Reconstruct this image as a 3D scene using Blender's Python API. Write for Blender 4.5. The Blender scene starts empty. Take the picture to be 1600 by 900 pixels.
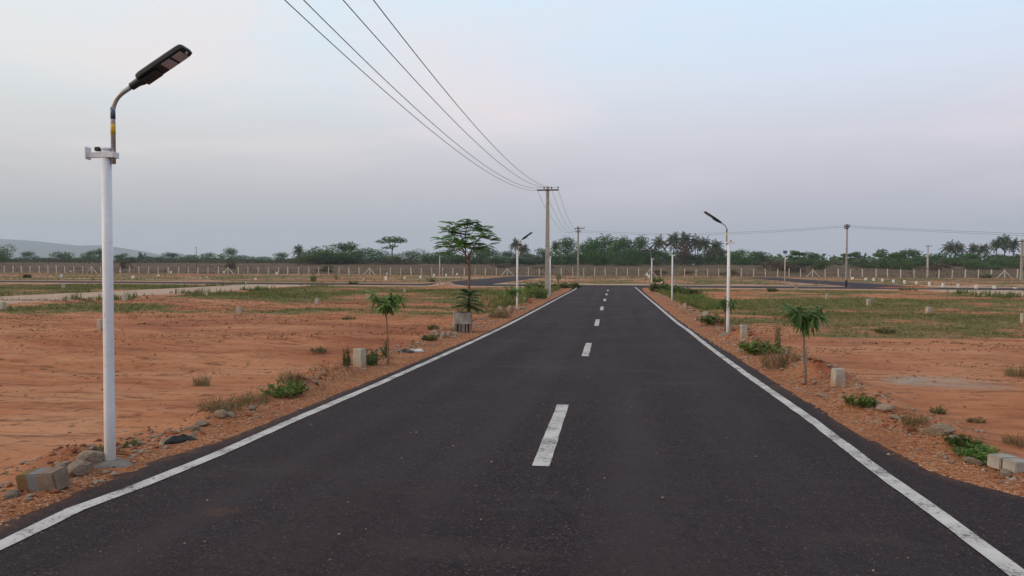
import bpy, bmesh, math, random
import numpy as np
from mathutils import Vector, Matrix

random.seed(7)
RNG = np.random.default_rng(7)
scene = bpy.context.scene
COL = scene.collection
R = math.radians

# ------------------------------------------------------------------ camera
FPX = 1130.0                                   # focal length in pixels of a 1600 px wide frame
PSI, PITCH, ROLL = R(8.15), R(1.65), R(0.23)   # yaw to the left of the road, tilt down, roll
CAM = np.array([0.68, 0.0, 1.97])
fw = np.array([-math.sin(PSI) * math.cos(PITCH), math.cos(PSI) * math.cos(PITCH), -math.sin(PITCH)])
_r0 = np.array([math.cos(PSI), math.sin(PSI), 0.0])
_u0 = np.cross(_r0, fw)
rt = _r0 * math.cos(ROLL) + _u0 * math.sin(ROLL)
up = -_r0 * math.sin(ROLL) + _u0 * math.cos(ROLL)
cd = bpy.data.cameras.new('camera')
cd.sensor_fit = 'HORIZONTAL'; cd.sensor_width = 36.0; cd.lens = FPX / 1600 * 36
cd.clip_start = 0.05; cd.clip_end = 20000
cam = bpy.data.objects.new('camera', cd); COL.objects.link(cam)
cam.matrix_world = Matrix(((rt[0], up[0], -fw[0], CAM[0]), (rt[1], up[1], -fw[1], CAM[1]), (rt[2], up[2], -fw[2], CAM[2]), (0, 0, 0, 1)))
scene.camera = cam

# ------------------------------------------------------------------ sky and sun
SUN_EL, SUN_AZ = R(24), R(-112)                # azimuth from +Y towards +X: the sun stands to the left and a little behind
world = bpy.data.worlds.new('World'); scene.world = world; world.use_nodes = True
wn, wl = world.node_tree.nodes, world.node_tree.links
wn.clear()
def wnode(t, **k):
    n = wn.new(t)
    for a, b in k.items(): setattr(n, a, b)
    return n
w_out = wnode('ShaderNodeOutputWorld'); w_bg = wnode('ShaderNodeBackground'); wl.new(w_bg.outputs[0], w_out.inputs[0])
w_tc = wnode('ShaderNodeTexCoord'); w_sep = wnode('ShaderNodeSeparateXYZ'); wl.new(w_tc.outputs['Generated'], w_sep.inputs[0])
w_ramp = wnode('ShaderNodeValToRGB'); wl.new(w_sep.outputs['Z'], w_ramp.inputs[0])
SKY = [(0.0, (.425, .432, .478)), (.05, (.44, .447, .492)), (.10, (.55, .53, .57)), (.165, (.685, .665, .70)),
       (.24, (.74, .795, .86)), (.33, (.70, .86, .98)), (.55, (.66, .79, .90)), (1.0, (.60, .68, .78))]
cr = w_ramp.color_ramp
while len(cr.elements) < len(SKY): cr.elements.new(.5)
for e, (p, c) in zip(cr.elements, SKY): e.position = p; e.color = (*c, 1)
w_sky = wnode('ShaderNodeTexSky'); w_sky.sky_type = 'NISHITA'; w_sky.sun_disc = False
w_sky.sun_elevation = SUN_EL; w_sky.sun_rotation = SUN_AZ; w_sky.dust_density = 3.0
w_mul = wnode('ShaderNodeMix', data_type='RGBA', blend_type='ADD'); w_mul.inputs[0].default_value = .012
wl.new(w_ramp.outputs[0], w_mul.inputs[6]); wl.new(w_sky.outputs[0], w_mul.inputs[7])
# thin pink and white cloud veils
w_map = wnode('ShaderNodeMapping'); w_map.inputs['Scale'].default_value = (1.5, 1.5, 4.4); w_map.inputs['Location'].default_value = (-3.351, 1.898, 1.35)
wl.new(w_tc.outputs['Generated'], w_map.inputs[0])
w_n = wnode('ShaderNodeTexNoise'); w_n.inputs['Scale'].default_value = 1.35; w_n.inputs['Detail'].default_value = 6; w_n.inputs['Roughness'].default_value = .52
w_n.inputs['Distortion'].default_value = .5
wl.new(w_map.outputs[0], w_n.inputs[0])
w_cr = wnode('ShaderNodeValToRGB'); wl.new(w_n.outputs[0], w_cr.inputs[0])
w_cr.color_ramp.elements[0].position = .44; w_cr.color_ramp.elements[1].position = .63
w_band = wnode('ShaderNodeValToRGB'); wl.new(w_sep.outputs['Z'], w_band.inputs[0])
be = w_band.color_ramp.elements
be[0].position = .06; be[0].color = (0, 0, 0, 1); be[1].position = .17; be[1].color = (1, 1, 1, 1)
e = be.new(.32); e.color = (.8, .8, .8, 1); e = be.new(.6); e.color = (.3, .3, .3, 1)
w_m = wnode('ShaderNodeMath', operation='MULTIPLY'); wl.new(w_cr.outputs[0], w_m.inputs[0]); wl.new(w_band.outputs[0], w_m.inputs[1])
w_m2 = wnode('ShaderNodeMath', operation='MULTIPLY'); wl.new(w_m.outputs[0], w_m2.inputs[0]); w_m2.inputs[1].default_value = .72
w_cl = wnode('ShaderNodeMix', data_type='RGBA'); wl.new(w_m2.outputs[0], w_cl.inputs[0])
wl.new(w_mul.outputs[2], w_cl.inputs[6]); w_cl.inputs[7].default_value = (.93, .81, .83, 1)
w_dot = wnode('ShaderNodeVectorMath', operation='DOT_PRODUCT'); wl.new(w_tc.outputs['Generated'], w_dot.inputs[0])
w_dot.inputs[1].default_value = (math.sin(SUN_AZ), math.cos(SUN_AZ), 0)
w_side = wnode('ShaderNodeMapRange'); wl.new(w_dot.outputs['Value'], w_side.inputs[0]); w_side.inputs[1].default_value = -.6; w_side.inputs[2].default_value = .6
w_tint = wnode('ShaderNodeMix', data_type='RGBA'); wl.new(w_side.outputs[0], w_tint.inputs[0])
w_tint.inputs[6].default_value = (.95, .96, 1.02, 1); w_tint.inputs[7].default_value = (1.02, 1.04, .95, 1)
w_fin = wnode('ShaderNodeMix', data_type='RGBA', blend_type='MULTIPLY'); w_fin.inputs[0].default_value = 1
wl.new(w_cl.outputs[2], w_fin.inputs[6]); wl.new(w_tint.outputs[2], w_fin.inputs[7])
wl.new(w_fin.outputs[2], w_bg.inputs[0]); w_bg.inputs[1].default_value = 1.0
sd = bpy.data.lights.new('sun', 'SUN'); sd.energy = 1.5; sd.angle = R(26); sd.color = (1.0, .78, .58)
sun = bpy.data.objects.new('sun', sd); COL.objects.link(sun)
sv = Vector((math.sin(SUN_AZ) * math.cos(SUN_EL), math.cos(SUN_AZ) * math.cos(SUN_EL), math.sin(SUN_EL)))
sun.rotation_euler = sv.to_track_quat('Z', 'Y').to_euler()
sun.location = (-20, -10, 30)
vs = scene.view_settings
vs.view_transform = 'Standard'; vs.look = 'None'; vs.gamma = 1; vs.exposure = 0.0; vs.use_curve_mapping = False
scene.cycles.use_denoising = True
scene.cycles.max_bounces = 5; scene.cycles.diffuse_bounces = 3; scene.cycles.volume_bounces = 1
scene.cycles.transparent_max_bounces = 8

# ------------------------------------------------------------------ helpers: noise, terrain, pixels to ground
_T = RNG.random((256, 256))
def vnoise(x, y):
    x = np.asarray(x, float); y = np.asarray(y, float)
    xi = np.floor(x).astype(int); yi = np.floor(y).astype(int); a = x - xi; b = y - yi
    a = a * a * (3 - 2 * a); b = b * b * (3 - 2 * b)
    g = lambda i, j: _T[(xi + i) & 255, (yi + j) & 255]
    return (g(0, 0) * (1 - a) + g(1, 0) * a) * (1 - b) + (g(0, 1) * (1 - a) + g(1, 1) * a) * b - .5
def fbm(x, y, o=3):
    s = 0; f = 1; m = 1
    for i in range(o):
        s = s + vnoise(x * f + 17.3 * i, y * f + 5.1 * i) * m; f *= 2.1; m *= .5
    return s
def sst(a, b, v):
    t = np.clip((v - a) / (b - a), 0, 1)
    return t * t * (3 - 2 * t)
def near(y):
    t = (20 - np.clip(y, -6, 1e9)) / 3
    return .06 * np.where(t > 20, t, np.log1p(np.exp(np.minimum(t, 20))))
def rise(y): return 3.4 * sst(160, 330, y)
def zbase(x, y): return near(y) + rise(y)

Y_END, Y_CR0, Y_CR1 = 74.5, 74.0, 82.0        # the main road ends at a cross road
_ly = np.array([-30, 0, 4.05, 4.6, 5.29, 5.87, 6.88, 8.04, 11.5, 15.2, 21.2, 36, 60, 70, 72.5, 76])
_lx = np.array([-3.2, -3.2, -3.18, -3.23, -3.27, -3.22, -3.1, -3.11, -3.11, -3.16, -3.12, -3.18, -3.2, -3.4, -3.9, -5.6])
_ry = np.array([-30, -6, 0, 3, 4.6, 5.8, 6.25, 6.86, 8.0, 8.8, 15, 28, 60, 70, 72.5, 76])
_rx = np.array([30, 20, 8.5, 5.4, 4.4, 3.69, 3.4, 3.26, 3.22, 3.2, 3.23, 3.05, 3.0, 3.15, 3.6, 5.2])
def road_l(y): return np.interp(y, _ly, _lx)
def road_r(y): return np.interp(y, _ry, _rx)
def shoulder_l(y): return road_l(y) - np.interp(y, [0, 5, 8, 12, 20, 40, 70], [.5, .3, .45, .85, .85, .7, .7]) + .12 * fbm(y * .9, y * 0 + 3)
def shoulder_r(y): return road_r(y) + np.interp(y, [0, 5, 8, 12, 20, 40, 70], [.75, .6, .55, .5, .75, .9, .8]) + .12 * fbm(y * .9, y * 0 + 40)
SIDE = [(-21.5, -13.5, 82, 158), (26.0, 34.0, 82, 158)]           # asphalt side roads beyond the cross road
DIRT = [(-38.5, -30.8, 8, 74), (29.3, 37.0, 8, 74)]               # unpaved side roads before it
BUMPS = []                                                        # heaps of red soil: x, y, radius along x and y, height

def carve(x, y):
    """1 inside asphalt, 0 outside"""
    m = sst(0, .1, x - road_l(y) - .04) * sst(0, .1, road_r(y) - .04 - x) * (y < Y_END + 1)
    m = np.maximum(m, sst(0, .4, y - Y_CR0 - .1) * sst(0, .4, Y_CR1 - .1 - y))
    for a, b, c, d in SIDE:
        m = np.maximum(m, sst(0, .4, x - a - .1) * sst(0, .4, b - .1 - x) * (y > c - .6) * (y < d - .3))
    return m
def zground(x, y, full=True):
    x = np.asarray(x, float); y = np.asarray(y, float)
    z = zbase(x, y)
    out = np.maximum(shoulder_l(y) - x, x - shoulder_r(y))
    plot = sst(-.1, 1.4, out) * (1 - sst(66, 73, y))
    far = sst(83, 92, y)
    flat = np.ones_like(z)
    for a, b, c, d in DIRT:
        flat = flat * (1 - sst(-1.2, 0.2, np.minimum(np.minimum(x - a, b - x), np.minimum(y - c, d - y))) * .85)
    for a, b, c, d in SIDE:
        flat = flat * (1 - sst(-2.5, -.5, np.minimum(np.minimum(x - a, b - x), np.minimum(y - c, d - y))))
    z = z - .13 * plot * flat
    rough = np.maximum(plot, far) * flat
    z = z + rough * (.16 * fbm(x * .11, y * .16, 3) + .07 * fbm(x * .8, y * 1.3 + 9, 4))
    ridge = np.exp(-((out - .35) / .4) ** 2) * (1 - sst(64, 72, y))           # rubble bank at the outer edge of the shoulder
    z = z + ridge * np.maximum(0, .05 + .20 * fbm(x * 1.1 + 5, y * 1.3, 4))
    sh = sst(-.8, -.2, out) * (1 - sst(.3, 1.2, out)) * (1 - sst(70, 74, y))
    z = z + sh * .03 * fbm(x * 5, y * 5, 2)
    for bx, by, rx, ry, h in BUMPS:
        q = ((x - bx) / rx) ** 2 + ((y - by) / ry) ** 2
        k = np.exp(-q * 1.5)
        z = z + h * k * (1 + .8 * fbm(x * 3.1 + bx, y * 3.1, 3))
    # tyre tracks on the left plot
    if full:
        for cx0, cy0, amp, per in TRACKS:
            yy = cy0 + amp * np.sin((x - cx0) / per)
            for o in (0, 1.5):
                dd = np.abs(y - yy - o)
                z = z - rough * (x < -5) * (y < 40) * .07 * (np.exp(-(dd / .16) ** 2) - .6 * np.exp(-((dd - .3) / .14) ** 2))
        z = z + rough * (1 - sst(45, 60, y)) * .055 * vnoise(x * .35 + 2 * fbm(x * .2, y * .3, 2), y * 2.6)
    return z - .07 * carve(x, y)
TRACKS = [(-9, 13.2, 2.2, 5.5), (-12, 17.0, 3.2, 7.5), (-15, 23, 3, 9)]

_ts = np.exp(np.linspace(math.log(1.5), math.log(4000), 1600))
def P(px, py):
    """the point of the ground that stands at a pixel of the 1600 x 900 photograph"""
    d = fw + rt * (px - 800) / FPX - up * (py - 450) / FPX
    p = CAM[None] + d[None] * _ts[:, None]
    below = p[:, 2] < zground(p[:, 0], p[:, 1], False) + .06 * carve(p[:, 0], p[:, 1])
    i = int(np.argmax(below)) if below.any() else len(_ts) - 1
    a, b = _ts[max(i - 1, 0)], _ts[i]
    t = np.linspace(a, b, 40); p = CAM[None] + d[None] * t[:, None]
    g = zground(p[:, 0], p[:, 1], False)
    j = int(np.argmax(p[:, 2] < g + .002)) or 20
    return Vector((p[j, 0], p[j, 1], float(zground(p[j, 0], p[j, 1]))))
def at_y(px, Y):
    """ground point on the line of sight of a pixel column, at world distance Y"""
    d = fw + rt * (px - 800) / FPX
    t = (Y - CAM[1]) / d[1]; x = CAM[0] + d[0] * t
    return Vector((x, Y, float(zground(x, Y))))
def depth(p): return float((np.array(p) - CAM) @ fw)
def px_m(p): return depth(p) / FPX              # metres that one photograph pixel covers there
def top_z(p, py):
    """height above ground of the photograph row py, at the distance of p"""
    d = depth(p); lat = float((np.array(p) - CAM) @ rt)
    w = CAM + fw * d + rt * lat - up * (py - 450) * d / FPX
    return w[2] - p[2]

# ------------------------------------------------------------------ helpers: objects
def tag(o, label=None, cat=None, group=None, kind=None):
    if label: o['label'] = label
    if cat: o['category'] = cat
    if group: o['group'] = group
    if kind: o['kind'] = kind
    return o
def empty(name, loc=(0, 0, 0), rz=0.0, sc=1.0):
    o = bpy.data.objects.new(name, None); COL.objects.link(o)
    o.location = loc; o.rotation_euler = (0, 0, rz); o.empty_display_size = .2
    o.scale = (sc, sc, sc) if not hasattr(sc, '__len__') else sc
    return o
def link(name, me, parent=None, loc=(0, 0, 0), rot=(0, 0, 0), sc=1.0):
    o = bpy.data.objects.new(name, me); COL.objects.link(o)
    o.parent = parent; o.location = loc; o.rotation_euler = rot
    o.scale = (sc, sc, sc) if not hasattr(sc, '__len__') else sc
    return o
def copy_tree(o, parent=None):
    c = o.copy(); COL.objects.link(c); c.parent = parent
    for ch in list(o.children): copy_tree(ch, c)
    return c
class MB:
    """collects shapes into one mesh"""
    def __init__(s): s.v = []; s.f = []
    def add(s, v, f):
        k = len(s.v); s.v += [tuple(q) for q in v]; s.f += [tuple(i + k for i in q) for q in f]; return s
    def box(s, cx, cy, cz, sx, sy, sz, rz=0, taper=1.0, rot=None):
        v = []
        for z, t in ((-.5, 1), (.5, taper)):
            for x, y in ((-.5, -.5), (.5, -.5), (.5, .5), (-.5, .5)): v.append(Vector((x * sx * t, y * sy * t, z * sz)))
        M = rot if rot is not None else Matrix.Rotation(rz, 3, 'Z')
        v = [M @ q + Vector((cx, cy, cz)) for q in v]
        return s.add(v, [(3, 2, 1, 0), (4, 5, 6, 7), (0, 1, 5, 4), (1, 2, 6, 5), (2, 3, 7, 6), (3, 0, 4, 7)])
    def tube(s, pts, rad, n=8, cap=True):
        pts = [Vector(p) for p in pts]; m = len(pts)
        if not hasattr(rad, '__len__'): rad = [rad] * m
        v = []; ref = None
        for i, p in enumerate(pts):
            t = (pts[min(i + 1, m - 1)] - pts[max(i - 1, 0)]).normalized()
            if ref is None: ref = t.orthogonal().normalized()
            ref = (ref - t * ref.dot(t)).normalized(); b = t.cross(ref)
            for k in range(n):
                a = 2 * math.pi * k / n
                v.append(p + (ref * math.cos(a) + b * math.sin(a)) * rad[i])
        f = []
        for i in range(m - 1):
            for k in range(n):
                f.append((i * n + k, i * n + (k + 1) % n, (i + 1) * n + (k + 1) % n, (i + 1) * n + k))
        if cap: f.append(tuple(range(n - 1, -1, -1))); f.append(tuple((m - 1) * n + k for k in range(n)))
        return s.add(v, f)
    def mesh(s, name, mat, smooth=False, bevel=0):
        me = bpy.data.meshes.new(name); me.from_pydata(s.v, [], s.f)
        if bevel:
            b = bmesh.new(); b.from_mesh(me)
            bmesh.ops.bevel(b, geom=b.edges[:] , offset=bevel, segments=2, affect='EDGES', clamp_overlap=True)
            b.to_mesh(me); b.free()
        me.materials.append(mat)
        if smooth: me.polygons.foreach_set('use_smooth', [True] * len(me.polygons))
        me.update(); return me
    def obj(s, name, mat, parent=None, smooth=False, bevel=0, **k): return link(name, s.mesh(name, mat, smooth, bevel), parent, **k)
def np_mesh(name, v, f, mat, smooth=False, attrs=None):
    """v (n,3), f (m,3) or (m,4) arrays"""
    v = np.asarray(v, np.float32); f = np.asarray(f, np.int32); k = f.shape[1]
    me = bpy.data.meshes.new(name)
    me.vertices.add(len(v)); me.vertices.foreach_set('co', v.ravel())
    me.loops.add(f.size); me.loops.foreach_set('vertex_index', f.ravel())
    me.polygons.add(len(f)); me.polygons.foreach_set('loop_start', np.arange(0, f.size, k, dtype=np.int32))
    me.polygons.foreach_set('loop_total', np.full(len(f), k, np.int32))
    if smooth: me.polygons.foreach_set('use_smooth', np.ones(len(f), bool))
    for n, a in (attrs or {}).items():
        at = me.attributes.new(n, 'FLOAT', 'POINT'); at.data.foreach_set('value', np.asarray(a, np.float32).ravel())
    me.materials.append(mat); me.update(calc_edges=True); me.validate()
    return me

# ------------------------------------------------------------------ materials
class NT:
    def __init__(s, name):
        s.m = bpy.data.materials.new(name); s.m.use_nodes = True
        s.n = s.m.node_tree.nodes; s.l = s.m.node_tree.links
        s.b = s.n['Principled BSDF']; s.o = s.n['Material Output']
    def node(s, t, ins=None, **k):
        n = s.n.new(t)
        for a, b in k.items(): setattr(n, a, b)
        for a, b in (ins or {}).items():
            if hasattr(b, 'is_output') or isinstance(b, bpy.types.NodeSocket): s.l.new(b, n.inputs[a])
            else: n.inputs[a].default_value = b
        return n
    def coord(s, kind='Object', scale=(1, 1, 1)):
        t = s.node('ShaderNodeTexCoord')
        return s.node('ShaderNodeMapping', {'Vector': t.outputs[kind], 'Scale': scale}).outputs[0]
    def pos(s, scale=(1, 1, 1)):
        t = s.node('ShaderNodeNewGeometry')
        return s.node('ShaderNodeMapping', {'Vector': t.outputs['Position'], 'Scale': scale}).outputs[0]
    def noise(s, vec, scale, detail=4, rough=.55, dist=0):
        return s.node('ShaderNodeTexNoise', {'Vector': vec, 'Scale': scale, 'Detail': detail, 'Roughness': rough, 'Distortion': dist}).outputs[0]
    def ramp(s, fac, stops):
        n = s.node('ShaderNodeValToRGB', {0: fac}); e = n.color_ramp.elements
        while len(e) < len(stops): e.new(.5)
        for q, (p, c) in zip(e, stops):
            q.position = p; q.color = (*c, 1) if hasattr(c, '__len__') else (c, c, c, 1)
        return n.outputs[0]
    def mix(s, fac, a, b, mode='MIX'):
        n = s.node('ShaderNodeMix', data_type='RGBA', blend_type=mode)
        for i, q in ((0, fac), (6, a), (7, b)):
            if isinstance(q, bpy.types.NodeSocket): s.l.new(q, n.inputs[i])
            elif hasattr(q, '__len__'): n.inputs[i].default_value = (*q, 1)
            else: n.inputs[i].default_value = q
        return n.outputs[2]
    def math(s, op, a, b=0.0, clamp=False):
        n = s.node('ShaderNodeMath', {0: a, 1: b}, operation=op); n.use_clamp = clamp
        return n.outputs[0]
    def attr(s, name): return s.node('ShaderNodeAttribute', attribute_name=name).outputs['Fac']
    def bump(s, h, dist, strength=1.0, prev=None):
        d = {'Height': h, 'Distance': dist, 'Strength': strength}
        if prev is not None: d['Normal'] = prev
        return s.node('ShaderNodeBump', d).outputs[0]
    def fin(s, col, rough=.8, normal=None, spec=.3, metal=0):
        if isinstance(col, bpy.types.NodeSocket): s.l.new(col, s.b.inputs['Base Color'])
        else: s.b.inputs['Base Color'].default_value = (*col, 1)
        if isinstance(rough, bpy.types.NodeSocket): s.l.new(rough, s.b.inputs['Roughness'])
        else: s.b.inputs['Roughness'].default_value = rough
        s.b.inputs['Specular IOR Level'].default_value = spec; s.b.inputs['Metallic'].default_value = metal
        if normal is not None: s.l.new(normal, s.b.inputs['Normal'])
        return s.m
def simple(name, c1, c2, scale=6, rough=.8, bump=.0, spec=.3, metal=0, detail=5, rnd=0.0):
    t = NT(name); v = t.coord('Object')
    c = t.mix(t.ramp(t.noise(v, scale, detail), [(.32, 0), (.68, 1)]), c1, c2)
    if rnd:
        oi = t.node('ShaderNodeObjectInfo')
        f = t.math('ADD', t.math('MULTIPLY', oi.outputs['Random'], rnd), 1 - rnd * .5)
        c = t.mix(1.0, c, t.node('ShaderNodeCombineColor', {0: f, 1: f, 2: f}).outputs[0], 'MULTIPLY')
    n = t.bump(t.noise(v, scale * 3, 4), bump) if bump else None
    return t.fin(c, rough, n, spec, metal)
def foliage(name, dark, light, scale=3.0, rnd=.5, trans=.25, spec=.12):
    """leaf colour that varies from clump to clump and from plant to plant, with some light through the leaf"""
    t = NT(name); g = t.pos()
    oi = t.node('ShaderNodeObjectInfo')
    c = t.mix(t.ramp(t.noise(g, scale, 3), [(.3, 0), (.7, 1)]), dark, light)
    f = t.math('ADD', t.math('MULTIPLY', oi.outputs['Random'], rnd), 1 - rnd * .5)
    h = t.node('ShaderNodeHueSaturation', {'Hue': t.math('ADD', t.math('MULTIPLY', oi.outputs['Random'], .03), .485), 'Saturation': 1.0, 'Value': f, 'Color': c}).outputs[0]
    t.fin(h, .7, None, spec)
    tr = t.node('ShaderNodeBsdfTranslucent', {'Color': h})
    mx = t.node('ShaderNodeMixShader', {0: trans, 1: t.b.outputs[0], 2: tr.outputs[0]})
    t.l.new(mx.outputs[0], t.o.inputs[0])
    return t.m

def mat_ground():
    t = NT('red_earth'); g = t.pos()
    big = t.noise(g, .16, 5, .6); mid = t.noise(g, 1.1, 6, .62, .6); fine = t.noise(g, 14, 6, .7)
    st = t.noise(t.pos((.55, 2.6, 1)), 1.3, 6, .66, .8)                     # graded, wheel-dragged streaks across the plots
    soil = t.mix(t.ramp(mid, [(.3, 0), (.7, 1)]), (.36, .132, .058), (.47, .198, .096))
    soil = t.mix(t.ramp(big, [(.38, 0), (.64, .7)]), soil, (.50, .235, .125))
    ban = t.noise(t.pos((.22, .75, 1)), .55, 5, .6, 1.2)
    soil = t.mix(t.ramp(ban, [(.34, .75), (.50, 0)]), soil, (.30, .095, .042))
    soil = t.mix(t.ramp(ban, [(.52, 0), (.68, .7)]), soil, (.54, .28, .155))
    soil = t.mix(t.ramp(st, [(.33, .8), (.47, 0)]), soil, (.165, .066, .038))
    soil = t.mix(t.ramp(st, [(.55, 0), (.70, .55)]), soil, (.49, .26, .165))
    soil = t.mix(t.ramp(fine, [(.28, .6), (.42, 0)]), soil, (.17, .08, .05))
    soil = t.mix(t.ramp(t.noise(g, 5.5, 3, .5), [(.60, 0), (.68, .7)]), soil, (.135, .072, .040))
    red = t.mix(t.ramp(t.noise(g, 7, 5, .6), [(.35, 0), (.65, 1)]), (.20, .062, .031), (.34, .125, .066))
    soil = t.mix(t.attr('red'), soil, red)
    vor = t.node('ShaderNodeTexVoronoi', {'Vector': g, 'Scale': 46.0})
    cell = t.node('ShaderNodeSeparateColor', {0: vor.outputs['Color']}).outputs[0]
    grav = t.ramp(cell, [(0, (.24, .084, .034)), (.4, (.44, .178, .078)), (.75, (.54, .245, .115)), (.93, (.56, .33, .20)), (1, (.6, .46, .34))])
    grav = t.mix(t.ramp(mid, [(.35, .5), (.6, 0)]), grav, (.29, .11, .055))
    soil = t.mix(t.attr('gravel'), soil, grav)
    sand = t.mix(t.ramp(t.noise(g, .9, 5), [(.3, 0), (.7, 1)]), (.40, .29, .21), (.50, .385, .29))
    soil = t.mix(t.attr('sand'), soil, sand)
    gr = t.mix(t.ramp(t.noise(g, 2.2, 5, .65), [(.34, 0), (.66, 1)]), (.095, .090, .030), (.215, .170, .070))
    gm = t.math('SUBTRACT', t.math('MULTIPLY', t.attr('grass'), 1.5), t.ramp(t.noise(t.pos((.6, 1.3, 1)), 1.7, 6, .7), [(.3, 0), (.7, 1)]))
    soil = t.mix(t.math('MULTIPLY', gm, 2.2, True), soil, gr)
    dry = t.mix(t.ramp(t.noise(g, .5, 7, .7), [(.32, 0), (.68, 1)]), (.10, .062, .037), (.185, .122, .072))
    dry = t.mix(t.ramp(t.noise(t.pos((.3, 1, 1)), .12, 4, .6), [(.45, 0), (.6, .6)]), dry, (.105, .088, .042))
    dry = t.mix(t.ramp(t.noise(t.pos((.45, 1, 1)), .22, 6, .7), [(.50, 0), (.62, .75)]), dry, (.070, .048, .030))
    soil = t.mix(t.attr('dry'), soil, dry)
    soil = t.mix(1.0, soil, (.94, .885, .87), 'MULTIPLY')
    cem = t.mix(t.ramp(t.noise(g, 3, 5), [(.3, 0), (.7, 1)]), (.27, .20, .15), (.37, .30, .24))
    cm = t.math('MULTIPLY', t.attr('cement'), t.ramp(mid, [(.36, .2), (.58, 1)]))
    soil = t.mix(cm, soil, cem)
    h = t.bump(mid, .08, .9)
    h = t.bump(st, .07, 1.0, h)
    h = t.bump(fine, .018, .9, h)
    h = t.bump(t.math('MULTIPLY', vor.outputs['Distance'], t.attr('gravel')), .03, .9, h)
    return t.fin(soil, .95, h, .1)
def mat_asphalt():
    t = NT('asphalt'); g = t.pos()
    vor = t.node('ShaderNodeTexVoronoi', {'Vector': g, 'Scale': 95.0})
    cell = t.node('ShaderNodeSeparateColor', {0: vor.outputs['Color']}).outputs[0]
    c = t.ramp(cell, [(0, (.009, .0050, .0060)), (.5, (.028, .0170, .0198)), (.86, (.056, .0355, .0395)), (.975, (.098, .066, .069)), (1, (.22, .17, .155))])
    blot = t.noise(g, .42, 6, .62, .6)
    c = t.mix(t.ramp(blot, [(.42, .0), (.70, .6)]), c, (.052, .038, .039))
    c = t.mix(t.ramp(blot, [(.28, .5), (.44, .0)]), c, (.017, .0112, .0130))
    lane = t.noise(t.pos((1.5, .04, 1)), 1.2, 4, .5)
    c = t.mix(t.ramp(lane, [(.44, 0), (.60, .42)]), c, (.060, .044, .044))
    c = t.mix(t.ramp(t.noise(g, 11, 5, .7), [(.32, .65), (.46, 0)]), c, (.012, .0085, .0095))
    patch = t.noise(t.pos((.45, 1.5, 1)), .8, 4, .55)
    c = t.mix(t.ramp(patch, [(.60, 0), (.68, .35)]), c, (.080, .062, .056))
    tk = t.math('MULTIPLY', t.attr('track'), t.ramp(t.noise(t.pos((1, .25, 1)), 1.6, 5, .6), [(.30, 0), (.62, .45)]))
    c = t.mix(tk, c, (.066, .049, .050))
    dn = t.math('MULTIPLY', t.attr('dust'), t.ramp(t.noise(g, 7, 6, .7), [(.36, 0), (.62, 1)]))
    c = t.mix(dn, c, (.30, .135, .068))
    h = t.bump(vor.outputs['Distance'], .010, .9)
    h = t.bump(t.noise(g, 7, 5, .6), .012, .6, h)
    c = t.mix(1.0, c, (.80, .76, .78), 'MULTIPLY')
    return t.fin(c, t.ramp(blot, [(.3, .70), (.7, .9)]), h, .15)
def mat_line():
    t = NT('road_paint'); g = t.pos()
    n1 = t.noise(g, 34, 5, .7); n2 = t.noise(g, 3.2, 4, .6)
    c = t.mix(t.ramp(n2, [(.3, 0), (.7, 1)]), (.40, .365, .34), (.56, .52, .49))
    worn = t.math('ADD', n1, t.math('MULTIPLY', n2, .55))
    c = t.mix(t.ramp(worn, [(.64, .9), (.74, 0)]), c, (.11, .09, .085))
    return t.fin(c, .8, t.bump(n1, .006, .7), .25)
def mat_pole():
    t = NT('white_painted_steel'); v = t.coord('Object'); s = t.node('ShaderNodeSeparateXYZ', {0: t.node('ShaderNodeTexCoord').outputs['Object']})
    n = t.noise(t.coord('Object', (9, 9, 2.2)), 2.0, 6, .65)
    c = t.mix(t.ramp(n, [(.35, 0), (.7, 1)]), (.66, .63, .66), (.76, .735, .75))
    c = t.mix(t.ramp(t.noise(t.coord('Object', (14, 14, 3)), 4, 5, .7), [(.60, 0), (.70, .6)]), c, (.38, .31, .29))
    c = t.mix(t.ramp(t.noise(t.coord('Object', (3, 3, 26)), 1.2, 4, .7), [(.56, 0), (.70, .4)]), c, (.47, .43, .44))
    c = t.mix(t.ramp(t.noise(t.coord('Object', (30, 30, .6)), 1.5, 4, .6), [(.50, 0), (.72, .35)]), c, (.52, .47, .44))
    low = t.math('MULTIPLY', t.ramp(s.outputs[2], [(.16, 1), (.46, 0)]), t.ramp(n, [(.3, .4), (.6, 1)]))
    c = t.mix(low, c, (.47, .42, .40))
    return t.fin(c, .5, t.bump(n, .004, .5), .35)
M = {}
M['ground'] = mat_ground(); M['asphalt'] = mat_asphalt(); M['line'] = mat_line(); M['pole'] = mat_pole()
M['steel'] = simple('galvanised_steel', (.36, .34, .32), (.52, .50, .48), 9, .42, .001, .5, .55)
M['black'] = simple('black_plastic', (.012, .012, .014), (.022, .021, .024), 8, .5, .001, .4)
M['led'] = simple('led_panel', (.42, .36, .38), (.56, .50, .50), 30, .35, 0, .5)
M['sticker_y'] = simple('yellow_sticker', (.55, .30, .03), (.70, .42, .05), 30, .5)
M['sticker_b'] = simple('dark_blue_sticker', (.02, .035, .06), (.12, .17, .22), 40, .5)
M['conc'] = simple('concrete', (.25, .215, .185), (.40, .35, .30), 5, .9, .006, .2, 0, 7)
M['conc_pale'] = simple('pale_concrete', (.44, .385, .33), (.60, .54, .475), 4, .9, .006, .2, 0, 7, .25)
M['white_stone'] = simple('whitewashed_stone', (.60, .56, .52), (.76, .73, .69), 6, .9, .004, .2, 0, 5, .2)
M['cement'] = simple('cement_footing', (.15, .125, .108), (.25, .21, .18), 9, .95, .01, .15, 0, 6)
M['rust'] = simple('rusty_steel', (.045, .022, .018), (.12, .05, .035), 14, .8, .003)
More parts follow.
